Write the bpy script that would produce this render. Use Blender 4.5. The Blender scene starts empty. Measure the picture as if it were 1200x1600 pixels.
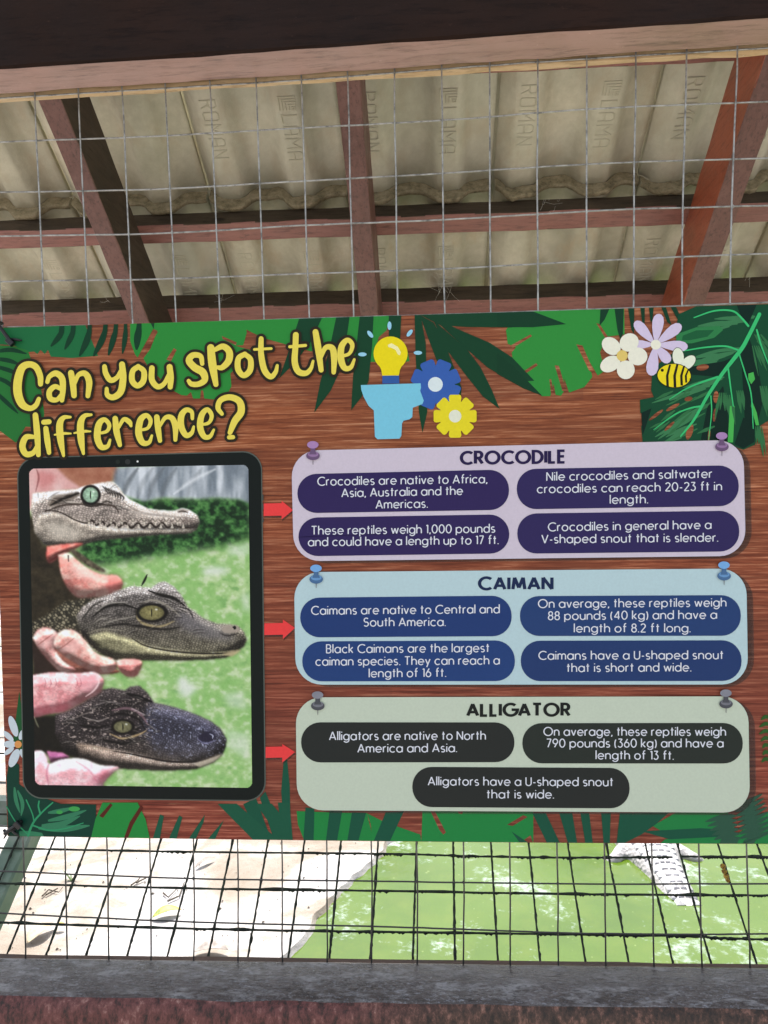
import bpy, math, random
import numpy as np
from mathutils import Vector, Matrix, noise as mn
from mathutils import geometry as mg
rnd = random.Random(7)
S = bpy.context.scene
COL = S.collection

# ------------------------------------------------------------------ camera
D = 0.833          # camera to mesh panel, metres
H = 1.60           # camera above the ground
cam = bpy.data.objects.new('camera', bpy.data.cameras.new('camera'))
COL.objects.link(cam); S.camera = cam
cam.data.sensor_fit = 'HORIZONTAL'; cam.data.sensor_width = 36; cam.data.lens = 36
cam.data.clip_start = 0.02; cam.data.clip_end = 500
RM = Matrix.Rotation(math.radians(3.4), 3, 'Z') @ Matrix.Rotation(math.radians(90), 3, 'X') @ Matrix.Rotation(math.radians(-0.83), 3, 'Z')
CP = Vector((0, -D, H))
cam.matrix_world = Matrix.Translation(CP) @ RM.to_4x4()

# ------------------------------------------------------------------ light
SUN_EL = 62
W = bpy.data.worlds.new('World'); S.world = W; W.use_nodes = True
nt = W.node_tree; nt.nodes.clear()
sky = nt.nodes.new('ShaderNodeTexSky'); sky.sky_type = 'NISHITA'; sky.sun_disc = False
sky.sun_elevation = math.radians(SUN_EL); sky.sun_rotation = math.radians(-12)
sky.air_density = 1.2; sky.dust_density = 3.0; sky.ozone_density = 0.8
bg = nt.nodes.new('ShaderNodeBackground'); bg.inputs['Strength'].default_value = 0.15
wo = nt.nodes.new('ShaderNodeOutputWorld')
hs = nt.nodes.new('ShaderNodeHueSaturation'); hs.inputs['Saturation'].default_value = .5      # hazy tropical sky
nt.links.new(sky.outputs[0], hs.inputs['Color']); nt.links.new(hs.outputs[0], bg.inputs[0]); nt.links.new(bg.outputs[0], wo.inputs[0])
sun = bpy.data.objects.new('sun', bpy.data.lights.new('sun', 'SUN')); COL.objects.link(sun)
sun.data.energy = 4.2; sun.data.angle = math.radians(0.6); sun.data.color = (1, .955, .88)
el, az = math.radians(SUN_EL), math.radians(12)
sdir = Vector((-math.sin(az)*math.cos(el), math.cos(az)*math.cos(el), math.sin(el)))   # towards the sun
sun.rotation_euler = sdir.to_track_quat('Z', 'Y').to_euler()
S.view_settings.view_transform = 'Standard'; S.view_settings.look = 'None'
S.view_settings.exposure = 0.98; S.view_settings.gamma = 1; S.view_settings.use_curve_mapping = False
S.render.engine = 'CYCLES'
S.cycles.max_bounces = 8; S.cycles.diffuse_bounces = 5; S.cycles.transparent_max_bounces = 12

# ------------------------------------------------------------------ helpers
def ray(px, py):
    return RM @ Vector(((px-600)/1200, (800-py)/1200, -1))
def hit(px, py, n, c):                      # plane n.p = c
    d = ray(px, py); n = Vector(n)
    return CP + d*((c-n.dot(CP))/n.dot(d))
def onY(px, py, y): return hit(px, py, (0,1,0), y)
def onZ(px, py, z): return hit(px, py, (0,0,1), z)

def lin(c):
    c = c/255.0
    return c/12.92 if c <= .04045 else ((c+.055)/1.055)**2.4
def sr(r, g, b, k=1.0): return (min(.95, lin(r)*k), min(.95, lin(g)*k), min(.95, lin(b)*k), 1)

class NB:
    """small node helper"""
    def __init__(s, name, rough=.6, base=None, spec=.5, metal=0):
        s.m = bpy.data.materials.new(name); s.m.use_nodes = True
        s.t = s.m.node_tree; s.b = s.t.nodes['Principled BSDF']
        s.b.inputs['Roughness'].default_value = rough
        s.b.inputs['Specular IOR Level'].default_value = spec
        s.b.inputs['Metallic'].default_value = metal
        if base: s.b.inputs['Base Color'].default_value = base
        s.tc = s.t.nodes.new('ShaderNodeTexCoord').outputs['Object']
    def lk(s, a, b): s.t.links.new(a, b)
    def mapn(s, sc=(1,1,1), rot=(0,0,0), src=None):
        n = s.t.nodes.new('ShaderNodeMapping'); n.inputs['Scale'].default_value = sc; n.inputs['Rotation'].default_value = rot
        s.lk(src or s.tc, n.inputs[0]); return n.outputs[0]
    def noise(s, scale, detail=4, rough=.55, vec=None, dist=0):
        n = s.t.nodes.new('ShaderNodeTexNoise'); n.inputs['Scale'].default_value = scale
        n.inputs['Detail'].default_value = detail; n.inputs['Roughness'].default_value = rough; n.inputs['Distortion'].default_value = dist
        s.lk(vec or s.tc, n.inputs[0]); return n.outputs[0]
    def voro(s, scale, vec=None, feature='F1'):
        n = s.t.nodes.new('ShaderNodeTexVoronoi'); n.inputs['Scale'].default_value = scale; n.feature = feature
        s.lk(vec or s.tc, n.inputs[0]); return n.outputs['Distance']
    def ramp(s, f, stops, interp='LINEAR'):
        n = s.t.nodes.new('ShaderNodeValToRGB'); r = n.color_ramp; r.interpolation = interp
        while len(r.elements) < len(stops): r.elements.new(.5)
        for e, (p, c) in zip(r.elements, stops):
            e.position = p; e.color = c if len(c) == 4 else (*c, 1)
        s.lk(f, n.inputs[0]); return n.outputs[0]
    def mix(s, f, a, b, mode='MIX'):
        n = s.t.nodes.new('ShaderNodeMix'); n.data_type = 'RGBA'; n.blend_type = mode
        for i, v in ((0, f), (6, a), (7, b)):
            if hasattr(v, 'is_linked'): s.lk(v, n.inputs[i])
            else: n.inputs[i].default_value = (*v, 1) if hasattr(v, '__len__') and len(v) == 3 else v
        return n.outputs[2]
    def math(s, op, a, b=0.0):
        n = s.t.nodes.new('ShaderNodeMath'); n.operation = op
        for i, v in ((0, a), (1, b)):
            if hasattr(v, 'is_linked'): s.lk(v, n.inputs[i])
            else: n.inputs[i].default_value = v
        return n.outputs[0]
    def color(s, c): s.lk(c, s.b.inputs['Base Color']); return s
    def rough(s, c): s.lk(c, s.b.inputs['Roughness']); return s
    def bump(s, h, strength=.5, dist=.002):
        n = s.t.nodes.new('ShaderNodeBump'); n.inputs['Strength'].default_value = strength; n.inputs['Distance'].default_value = dist
        s.lk(h, n.inputs['Height']); s.lk(n.outputs[0], s.b.inputs['Normal']); return s

def mobj(name, v, f, mat, parent=None, smooth=False, label=None, kind=None):
    me = bpy.data.meshes.new(name); me.from_pydata([tuple(p) for p in v], [], f); me.update()
    if smooth: me.polygons.foreach_set('use_smooth', [True]*len(me.polygons))
    if mat: me.materials.append(mat)
    o = bpy.data.objects.new(name, me); COL.objects.link(o)
    if parent: o.parent = parent
    if label: o['label'] = label
    if kind: o['kind'] = kind
    return o
def thing(name, label, cat, loc=(0,0,0), group=None):
    o = bpy.data.objects.new(name, None); COL.objects.link(o); o.location = loc; o.empty_display_size = .05
    o['label'] = label; o['category'] = cat
    if group: o['group'] = group
    return o
def tag(o, label, cat, group=None):
    o['label'] = label; o['category'] = cat
    if group: o['group'] = group
    return o
def struct(o): o['kind'] = 'structure'; return o

def prism(a, b, up, w, h, seg=1, jit=0, r=None, bev=0):
    """bar from a to b: w across, h along up; returns verts, faces. cross-section chamfered by bev"""
    a = Vector(a); b = Vector(b); d = (b-a).normalized(); up = (Vector(up)-d*Vector(up).dot(d)).normalized(); sd = d.cross(up)
    hw, hh = w/2, h/2
    if bev: cs = [(-hw+bev,-hh),(hw-bev,-hh),(hw,-hh+bev),(hw,hh-bev),(hw-bev,hh),(-hw+bev,hh),(-hw,hh-bev),(-hw,-hh+bev)]
    else: cs = [(-hw,-hh),(hw,-hh),(hw,hh),(-hw,hh)]
    n = len(cs); v = []; f = []
    for i in range(seg+1):
        c = a.lerp(b, i/seg)
        for k,(x, y) in enumerate(cs):
            jx = jy = 0
            if jit: jx = jit*mn.noise(Vector((i*.9, k*3.1, a.x*9))); jy = jit*mn.noise(Vector((i*.9+50, k*3.1, a.x*9)))
            v.append(c + sd*(x+jx) + up*(y+jy))
    for i in range(seg):
        for k in range(n):
            k2 = (k+1) % n
            f.append((i*n+k, (i+1)*n+k, (i+1)*n+k2, i*n+k2))
    f.append(tuple(range(n))); f.append(tuple(seg*n+k for k in range(n))[::-1])
    return v, f
def tube(pts, rad, sides=6, smooth=True):
    """tube along points; rad number or list"""
    v = []; f = []; n = len(pts); pts = [Vector(p) for p in pts]
    u0 = None
    for i, p in enumerate(pts):
        d = (pts[min(i+1, n-1)]-pts[max(i-1, 0)]).normalized()
        if u0 is None:
            u0 = d.orthogonal().normalized()
        u0 = (u0-d*u0.dot(d)).normalized(); w0 = d.cross(u0)
        r = rad[i] if hasattr(rad, '__len__') else rad
        for k in range(sides):
            a = 2*math.pi*k/sides
            v.append(p+u0*(math.cos(a)*r)+w0*(math.sin(a)*r))
    for i in range(n-1):
        for k in range(sides):
            k2 = (k+1) % sides
            f.append((i*sides+k, i*sides+k2, (i+1)*sides+k2, (i+1)*sides+k))
    f.append(tuple(range(sides))[::-1]); f.append(tuple((n-1)*sides+k for k in range(sides)))
    return v, f
def join(*vf):
    V = []; F = []
    for v, f in vf:
        o = len(V); V += list(v); F += [tuple(i+o for i in q) for q in f]
    return V, F
def spline(p, n=8):
    """Catmull-Rom through tuples"""
    p = [np.array(q, float) for q in p]
    if len(p) < 3:
        return [tuple(p[0]*(1-t)+p[-1]*t) for t in np.linspace(0, 1, 3)]
    q = [2*p[0]-p[1]]+p+[2*p[-1]-p[-2]]; out = []
    for i in range(1, len(q)-2):
        for k in range(n):
            t = k/n
            out.append(tuple(.5*((2*q[i])+(-q[i-1]+q[i+1])*t+(2*q[i-1]-5*q[i]+4*q[i+1]-q[i+2])*t*t+(-q[i-1]+3*q[i]-3*q[i+1]+q[i+2])*t**3)))
    out.append(tuple(p[-1])); return out

# ------------------------------------------------------------------ materials of the place
def wood_paint(name, cols, rough=.42, scale=1.0, along='X', wear=(.62, .7), wearcol=None, bump=.5, spec=.5):
    n = NB(name, rough)
    sc = {'X': (.12, 1, 1), 'Y': (1, .12, 1)}[along]
    g = n.noise(60*scale, 6, .65, n.mapn(sc)); g2 = n.noise(9*scale, 5, .6)
    c = n.ramp(g2, [(.3, cols[0]), (.55, cols[1]), (.75, cols[2])])
    c = n.mix(n.ramp(g, [(.4, (0,0,0)), (.7, (.6,.6,.6))]), c, cols[2])
    g4 = n.noise(150*scale, 5, .75, n.mapn(sc))
    c = n.mix(n.ramp(g4, [(.3, (.75,.75,.75)), (.5, (0,0,0))]), c, tuple(q*.38 for q in cols[0]))
    kn = n.voro(7*scale, n.mapn({'X': (.45, 1, 1), 'Y': (1, .45, 1)}[along]))
    c = n.mix(n.ramp(kn, [(.03, (.8,.8,.8)), (.07, (0,0,0))]), c, tuple(q*.3 for q in cols[0]))
    fk = n.noise(260*scale, 4, .8, n.mapn({'X': (.4, 1, 1), 'Y': (1, .4, 1)}[along]))
    c = n.mix(n.ramp(fk, [(.66, (0,0,0)), (.72, (.55,.55,.55))]), c, tuple(min(.9, q*2.6) for q in cols[2]))
    if wearcol:
        w = n.noise(38*scale, 8, .75, n.mapn((.35, 1, 1) if along == 'X' else (1, .35, 1)))
        c = n.mix(n.ramp(w, [(wear[0], (0,0,0)), (wear[1], (1,1,1))]), c, wearcol)
    n.color(c); n.rough(n.ramp(g2, [(.3, (rough-.1,)*3), (.7, (rough+.18,)*3)]))
    n.bump(n.math('ADD', g, n.noise(150*scale, 3)), bump, .0012)
    n.b.inputs['Specular IOR Level'].default_value = spec
    return n.m
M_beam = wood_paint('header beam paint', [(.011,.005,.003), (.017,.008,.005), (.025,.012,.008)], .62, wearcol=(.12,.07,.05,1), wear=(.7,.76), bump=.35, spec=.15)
M_raft = wood_paint('rafter paint', [(.1,.042,.033), (.14,.062,.05), (.185,.09,.075)], .45, along='Y', wearcol=(.36,.25,.22,1), wear=(.66,.74))
M_raft_red = wood_paint('orange red rafter paint', [(.22,.05,.022), (.3,.075,.035), (.37,.11,.06)], .42, along='Y', wearcol=(.5,.3,.22,1), wear=(.68,.76))
M_raft_dark = wood_paint('bare dark rafter wood', [(.035,.022,.012), (.052,.033,.02), (.08,.054,.034)], .75, along='Y')  # darker tone used on one side face
M_purl = wood_paint('purlin paint', [(.2,.078,.062), (.25,.1,.08), (.31,.14,.112)], .42, wearcol=(.1,.06,.045,1), wear=(.64,.7))
M_purl_dark = wood_paint('dark purlin wood', [(.035,.024,.012), (.062,.043,.025), (.1,.072,.045)], .85)
M_raw = wood_paint('raw pine strip', [(.42,.27,.13), (.55,.38,.2), (.65,.5,.32)], .7, scale=1.5)
M_rawd = wood_paint('weathered timber strip', [(.06,.035,.024), (.1,.058,.04), (.14,.09,.065)], .65, scale=1.5)

n = NB('sill gloss paint', .25)
g = n.noise(14, 6, .65); g2 = n.noise(240, 4, .75, n.mapn((.55,1,1))); g3 = n.noise(60, 6, .7, n.mapn((.3,1,1)))
c = n.ramp(g, [(.3, (.06,.048,.044)), (.55, (.088,.074,.07)), (.75, (.13,.11,.105))])
c = n.mix(n.ramp(g3, [(.5, (0,0,0)), (.62, (.8,.8,.8))]), c, (.3,.29,.29,1))  # light specks stand in for reflections on the gloss
c = n.mix(n.ramp(g2, [(.38,(.8,.8,.8)),(.5,(0,0,0))]), c, (.035,.03,.03,1))
n.color(c); fl_ = n.noise(330, 5, .8, n.mapn((.5,1,1))); zone = n.ramp(n.noise(5, 3, .5, n.mapn((.6,1,1))), [(.36,(.1,.1,.1)),(.56,(1,1,1))])
c = n.mix(n.math('MULTIPLY', zone, n.ramp(fl_, [(.53,(0,0,0)),(.66,(.62,.62,.62))])), c, (.4,.41,.45,1)); n.color(c)  # bluish flecks are gloss highlights put into the colour
n.rough(n.ramp(g3, [(.38, (.15,)*3), (.6, (.42,)*3)])); n.bump(n.math('ADD', g2, n.math('MULTIPLY', g3, 1.2)), .7, .0014)
M_sill = n.m
n = NB('sill worn red edge', .5)
g = n.noise(120, 7, .78, n.mapn((1,1,.45))); g2 = n.noise(7, 3)
sx_ = n.t.nodes.new('ShaderNodeSeparateXYZ'); n.lk(n.tc, sx_.inputs[0])
c = n.ramp(g, [(.38, (.02,.008,.006)), (.48, (.11,.03,.026)), (.58, (.18,.06,.052)), (.7, (.42,.24,.2))])
c2 = n.ramp(g, [(.4, (.018,.011,.007)), (.52, (.07,.035,.022)), (.64, (.25,.12,.085)), (.74, (.4,.28,.2))])
c = n.mix(n.ramp(n.math('ADD', sx_.outputs[0], n.math('MULTIPLY', g2, .3)), [(.0,(0,0,0)),(.22,(1,1,1))]), c, c2)
n.color(c); n.bump(g, .9, .0022); M_sill_edge = n.m

n = NB('galvanised wire', .42, metal=.5)
n.color(n.ramp(n.noise(90, 5, .7), [(.35, (.15,.15,.14)), (.5, (.34,.34,.32)), (.7, (.5,.5,.47))]))
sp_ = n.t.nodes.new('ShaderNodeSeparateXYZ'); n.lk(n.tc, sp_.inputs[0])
n.color(n.mix(n.ramp(n.math('ADD', n.math('MULTIPLY', sp_.outputs[2], 2.5), 1.0), [(.0,(1,1,1)),(.35,(0,0,0))]), n.ramp(n.noise(90, 5, .7), [(.35, (.15,.15,.14)), (.5, (.34,.34,.32)), (.7, (.5,.5,.47))]), (.05,.05,.05,1)))   # lower wires are backlit: shade put into the colour towards the sill
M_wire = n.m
n = NB('algae crusted wire', .8)
n.color(n.ramp(n.noise(120, 5, .7), [(.4, (.01,.016,.011)), (.62, (.03,.045,.028)), (.8, (.1,.1,.07))])); n.bump(n.noise(500,4), .8, .001); M_wire_dirty = n.m

n = NB('concrete roof tile', .82)
g = n.noise(5, 5, .6); g2 = n.noise(45, 8, .7); g3 = n.noise(220, 3, .6); stain = n.noise(16, 6, .65, n.mapn((1,.3,1)))
c = n.ramp(g, [(.32, (.44,.415,.31)), (.5, (.6,.57,.44)), (.68, (.7,.64,.5))])
c = n.mix(n.ramp(g2, [(.35, (.38,.38,.38)), (.7, (0,0,0))]), c, (.33,.3,.2,1))
c = n.mix(n.ramp(stain, [(.5, (0,0,0)), (.68, (.65,.65,.65))]), c, (.47,.38,.25,1))
oi = n.t.nodes.new('ShaderNodeObjectInfo').outputs['Random']
c = n.mix(n.math('MULTIPLY', oi, .35), c, (.52,.53,.46,1))
n.color(c); n.bump(n.math('ADD', g3, g2), .4, .0015); M_tile = n.m
n = NB('mossy tile head', .9)
g = n.noise(45, 7, .75)
n.color(n.ramp(g, [(.32, (.12,.1,.055)), (.48, (.3,.25,.15)), (.62, (.42,.35,.23)), (.76, (.6,.32,.2))])); n.bump(n.noise(160,5,.7), .9, .003); M_tilehead = n.m
n = NB('tile stamp edge', .9, (.5,.475,.36,1)); M_stamp = n.m

# ------------------------------------------------------------------ roof
SL = math.atan(838/1200); tn = math.tan(SL); cs_, sn_ = math.cos(SL), math.sin(SL)
def RP(x, s, t):      # s metres downslope from the line Yd=0, t perpendicular to rafter-bottom plane (rafter underside t=0)
    yd = s*cs_ + t*sn_; z = 1.959 - s*sn_ + t*cs_
    return Vector((x, yd-D, H+z))
def s_of(yd, t=0): return (yd-t*sn_)/cs_
def roof_hit(px, py, t=0):
    nrm = Vector((0, sn_, cs_)); return hit(px, py, nrm, nrm.dot(RP(0,0,t)))
roof = thing('tiled_roof', 'sloping roof of grey wavy concrete tiles on red brown rafters above the mesh', 'roof', (0, 1.0, H+.9))
def rchild(name, vf, mat, smooth=False, label=None, par=None):
    p = par or roof
    org = roof.location
    return mobj(name, [Vector(q)-org for q in vf[0]], vf[1], mat, p, smooth, label)
RH = .149
def rafter(pL, pR, mat, sidemat, side, label):
    xs = [.5*(roof_hit(a[0], a[1]).x+roof_hit(b[0], b[1]).x) for a, b in (pL, pR)]
    x0, x1 = xs
    v, f = prism(RP((x0+x1)/2, 1.2, RH/2), RP((x0+x1)/2, s_of(2.27), RH/2), (0, sn_, cs_), x1-x0, RH, seg=40, jit=.0016, bev=.002)
    o = rchild('rafter', (v, f), mat, True, label)
    o.data.materials.append(sidemat)
    for p in o.data.polygons:
        p.use_smooth = False
        if p.normal.x*side > .8: p.material_index = 1
    return x0, x1
rafter(((55,150),(208,507)), ((92,150),(235,507)), M_raft, M_raft_dark, 1, 'pinkish brown rafter with a dark side')
rafter(((527,127),(562,500)), ((558,127),(596,500)), M_raft, M_raft, 1, 'narrow maroon brown rafter with chipped edge')
rafter(((1195,85),(1067,477)), ((1238,85),(1102,477)), M_raft, M_raft_red, -1, 'rafter with an orange red painted side')
def purlin(s0, w, h, label):
    for (xa, xb, m) in ((-1.9, 1.9, M_purl),):
        v, f = prism(RP(xa, s0+w/2, RH+h/2), RP(xb, s0+w/2, RH+h/2), (0, sn_, cs_), w, h, seg=60, jit=.0022, bev=.002)
        o = rchild('purlin', (v, f), m, False, label); o.data.materials.append(M_purl_dark)
        nn = Vector((0, sn_, cs_))
        for p in o.data.polygons:
            if p.normal.dot(nn) > -.7: p.material_index = 1  # shade put into the colour of all faces but the ground-lit bottom
s1 = s_of(1.977, RH); s2 = s_of(2.204, RH)
purlin(s1, .055, .051, 'upper purlin under the wavy tile edge'); purlin(s2, .052, .062, 'lower purlin just above the board')
purlin(s1-.40, .055, .051, 'purlin higher up the slope behind the header beam')
v, f = prism((-1.9, 2.275-D, H+.50), (1.9, 2.275-D, H+.50), (0,0,1), .022, .20)
rchild('fascia_board', (v, f), M_purl_dark)

# tiles
TW = .375; PER = TW/2; AMP = .042; TH = .013
def prof(x):      # x within the roof, pans at multiples of PER
    u = (x/PER) % 1.0
    if u > .5: u = 1-u
    u = min(1, max(0, (u-.16)/.19))
    return AMP*(math.sin(u*math.pi/2)*.86+.14*u*u)
# ROMAN pan at image (822,~190)
XR = roof_hit(823, 190, RH+.051).x
def strokes3d(strokes, w, h):
    """letters as raised bars: strokes in local (a,b) plane; returns local verts(a,b,c)"""
    V = []; F = []
    for st in strokes:
        for (x0, y0), (x1, y1) in zip(st[:-1], st[1:]):
            d = Vector((x1-x0, y1-y0)); L = d.length
            if L < 1e-6: continue
            d /= L; nn = Vector((-d.y, d.x))*w/2; e = d*w*.45
            o = len(V)
            for q in (Vector((x0,y0))-e-nn, Vector((x1,y1))+e-nn, Vector((x1,y1))+e+nn, Vector((x0,y0))-e+nn):
                V.append((q.x, q.y, 0))
            for q in (Vector((x0,y0))-nn*.5, Vector((x1,y1))-nn*.5, Vector((x1,y1))+nn*.5, Vector((x0,y0))+nn*.5):
                V.append((q.x, q.y, h))
            F += [(o+4,o+5,o+6,o+7), (o,o+1,o+5,o+4), (o+1,o+2,o+6,o+5), (o+2,o+3,o+7,o+6), (o+3,o,o+4,o+7)]
    return V, F
LET = {
 'R': (.62, [[(0,0),(0,1),(.4,1),(.52,.88),(.52,.62),(.4,.5),(0,.5)], [(.28,.5),(.52,0)]]),
 'O': (.66, [[(.1,0),(.46,0),(.56,.1),(.56,.9),(.46,1),(.1,1),(0,.9),(0,.1),(.1,0)]]),
 'M': (.78, [[(0,0),(0,1),(.34,.45),(.68,1),(.68,0)]]),
 'A': (.66, [[(0,0),(0,.85),(.12,1),(.44,1),(.56,.85),(.56,0)], [(0,.42),(.56,.42)]]),
 'N': (.66, [[(0,0),(0,1),(.56,0),(.56,1)]]),
 'L': (.6, [[(0,1),(0,0),(.5,0)]]),
 '@': (1.05, [[(0,1.05),(0,-.05),(.85,-.05)], [(.18,1.05),(.18,.15),(.85,.15)], [(.36,1.05),(.36,.36),(.85,.36)], [(.54,1.05),(.54,.58),(.85,.58)], [(.7,.98),(.85,.98),(.85,.8),(.7,.8),(.7,.98)]]),
}
def tile_text(word, sz):
    V = []; F = []; x = 0
    for ch in word:
        adv, st = LET[ch]
        v, f = strokes3d([[(x+a*sz, b*sz) for a, b in s] for s in st], .0036, .0011)
        o = len(V); V += v; F += [tuple(i+o for i in q) for q in f]; x += (adv+.2)*sz
    return V, F, x
TXT = {w: tile_text(w, .036) for w in ('ROMAN', '@LAMA')}
XA = XR-.36*PER        # left seam of a tile
NX, NS = 26, 5
SJ = [(0,-.015,.008),(.015,-.013,.006),(.021,0,.001),(.2,0,0),(.35,0,0),(1,0,0)]
def tile_mesh(s0, ln, t0, t1, k, seed):
    """one tile: underside, top, edges; local x from seam"""
    v = []; f = []
    r = random.Random(seed); dx = r.uniform(-.0025,.0025); dt = r.uniform(-.0015,.0015); ds = r.uniform(-.004,.004)
    xs = [TW*i/NX*(1-.026)+.0045 for i in range(NX+1)]
    x0 = XA + k*TW
    for side in (0, 1):
        for j in range(NS+1):
            sj = SJ[j][0] if j < 3 or j == 5 else SJ[j][0]; sj = sj if j < 3 else sj*ln; s = s0+ds+sj; t = t0+(t1-t0)*sj/ln+dt+(SJ[j][1] if side == 0 else SJ[j][2])
            for i, x in enumerate(xs):
                h = prof(x0+x-XR)
                wob = .008*mn.noise(Vector(((x0+x)*25, s*3, seed))) if j < 2 else 0
                if j < 2: h += .004*mn.noise(Vector(((x0+x)*30, 7+side, seed)))
                v.append(RP(x0+x+dx, s+wob, t+h+side*(TH + (0.002*math.sin(i*1.3+seed) if j == 0 else 0))))
    n1 = (NX+1)*(NS+1)
    for j in range(NS):
        for i in range(NX):
            a = j*(NX+1)+i
            f.append((a, a+1, a+NX+2, a+NX+1)); f.append((n1+a, n1+a+NX+1, n1+a+NX+2, n1+a+1))
    nb = len(f)
    for i in range(NX): f.append((i, n1+i, n1+i+1, i+1))            # head edge, faces up the slope
    nh = len(f)
    for i in range(NX):
        a = NS*(NX+1)+i; f.append((a, a+1, n1+a+1, n1+a))
    for j in range(NS):
        a = j*(NX+1); f.append((a, a+NX+1, n1+a+NX+1, n1+a))
        a += NX; f.append((a, n1+a, n1+a+NX+1, a+NX+1))
    # side lap lip carried over the next tile
    o = len(v)
    for j in (0, NS):
        s = s0+ln*j/NS; t = t0+(t1-t0)*j/NS
        for q in range(4):
            x = TW*.97+q*.012; h = prof(x0+x-XR)
            v.append(RP(x0+x, s, t+h+TH+.004)); v.append(RP(x0+x, s, t+h+TH+.012))
    for q in range(3):
        a, b = o+2*q, o+8+2*q
        f.append((a, a+2, b+2, b)); f.append((a+1, b+1, b+3, a+3))
    return v, f, nb, nh, x0+dx
gau = s2-s1
courses = [(s1-.445, .50, RH+.052, RH+.077), (s1-.022, gau+.115, RH+.052, RH+.066), (s1-.868, .50, RH+.052, RH+.077), (s1-1.29, .50, RH+.052, RH+.077)]
for ci, (s0, ln, t0, t1) in enumerate(courses):
    for k in range(-4, 4):
        v, f, nb, nh, x0 = tile_mesh(s0, ln, t0, t1, k, ci*17+k*3+5)
        o = rchild('roof_tile', (v, f), M_tile, True)
        o.data.materials.append(M_tilehead)
        for i, p in enumerate(o.data.polygons):
            if nb <= i < nh or i < 4*NX and (i//2) // NX < 2: p.material_index = 1
            if i >= nb: p.use_smooth = False
        for off, word, py in ((.36*PER, 'ROMAN', None), (1.36*PER, '@LAMA', None)):
            tv, tf, tl = TXT[word]
            st = s0+.16
            vv = []
            for a, b, c in tv:       # a = reading direction (down the slope), b = letter height (towards +x)
                s = st+a; frac = (s-s0)/ln
                x = x0+off-.018+b
                vv.append(RP(x, s, t0+(t1-t0)*frac+prof(x-XR)-c+.0003))
            ok = [q for q in tf if all((vv[i]-RP(0,0,0)).length < 99 for i in q)]
            lo = rchild('stamped_lettering', (vv, ok), M_stamp, False, None, o)
# ------------------------------------------------------------------ header beam and its pine strip
zl, zr = onY(0,150,0).z, onY(1200,72,0).z
xl, xr = onY(0,150,0).x, onY(1200,72,0).x
def bz(x): return zl+(zr-zl)*(x-xl)/(xr-xl)
yl, yr = onZ(0,105,zl).y, onZ(1200,28,zr).y
yf = (yl+yr)/2
hb = thing('header_beam', 'dark brown painted header beam running across the top of the mesh', 'beam', (0, yf/2, bz(0)))
def local(o, vf): return [Vector(q)-o.location for q in vf[0]], vf[1]
X0, X1 = -1.5, 1.5
hgt = .26
v, f = prism((X0, (yf-.002)/2, bz(X0)+hgt/2), (X1, (yf-.002)/2, bz(X1)+hgt/2), (0,0,1), abs(yf)-.002, hgt, seg=90, jit=.0012, bev=.0025)
o = mobj('beam', *local(hb, (v, f)), M_beam, hb)
# underside is the beam paint with ground bounce put into its colour
M_under = wood_paint('ground bounce underside paint', [(.26,.145,.115), (.35,.205,.17), (.43,.27,.23)], .42, wearcol=(.1,.06,.045,1), wear=(.66,.74), bump=.4)
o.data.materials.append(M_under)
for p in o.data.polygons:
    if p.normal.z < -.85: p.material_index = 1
v, f = prism((X0, .0075, bz(X0)+.019), (X1, .0075, bz(X1)+.0135), (0,0,1), .009, .036, seg=80, jit=.0014)
mobj('backing_strip', *local(hb, (v, f)), M_raw, hb, label='raw pine strip along the back lower edge of the beam')

# ------------------------------------------------------------------ welded mesh panel
panel = thing('wire_mesh_panel', 'galvanised square welded wire mesh panel that the printed board is tied to', 'wire mesh', (0, 0, H))
top_x = [-14,54,122,191,258,328,400,471,543,616,690,765,840,917,994,1073,1152,1231]
mid_x = [3,70,139,207,275,344,413,483,553,622,695,767,841,917,990,1066,1141,1216]
low_x = [36,101,167,234,302,371,440,510,580,651,724,796,870,944,1018,1092,1166,1242]
bot_x = [40,105,170,236,303,372,441,511,580.5,652,724,797,872,946,1021,1096,1172,1249]
WR = .0009
def wirepath(pix, y, n=7, amp=.0006, seed=0):
    pts = spline([tuple(onY(px, py, y)) for px, py in pix], n)
    out = []
    for i, p in enumerate(pts):
        p = Vector(p); q = Vector((mn.noise(Vector((seed*7.1, i*.45, 0))), 0, mn.noise(Vector((seed*7.1+9, i*.45, 4)))))*amp
        out.append(p+q)
    return out
for i in range(18):
    pts = wirepath([(top_x[i]-3, 150-.065*top_x[i]-70), (top_x[i], 150-.065*top_x[i]), (mid_x[i], 512-.03*mid_x[i]), ((mid_x[i]+low_x[i])/2, 905), (low_x[i], 1308+.01*low_x[i]), (bot_x[i], 1497), (bot_x[i]+1, 1530)], 0.0, 8, .0007, i)
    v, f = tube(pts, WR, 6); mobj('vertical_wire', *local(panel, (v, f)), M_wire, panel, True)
for k in list(range(1, 10))+list(range(-12, 0)):      # the panel runs on to both sides
    bx = onY(bot_x[17], 1497, 0).x+k*.0513 if k > 0 else onY(bot_x[0], 1497, 0).x+k*.0513
    v, f = tube([Vector((bx-.008, 0, H+.56)), Vector((bx-.002*math.sin(k), .0008, H)), Vector((bx+.004, 0, H-.5))], WR, 6); mobj('vertical_wire', *local(panel, (v, f)), M_wire, panel, True)
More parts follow.
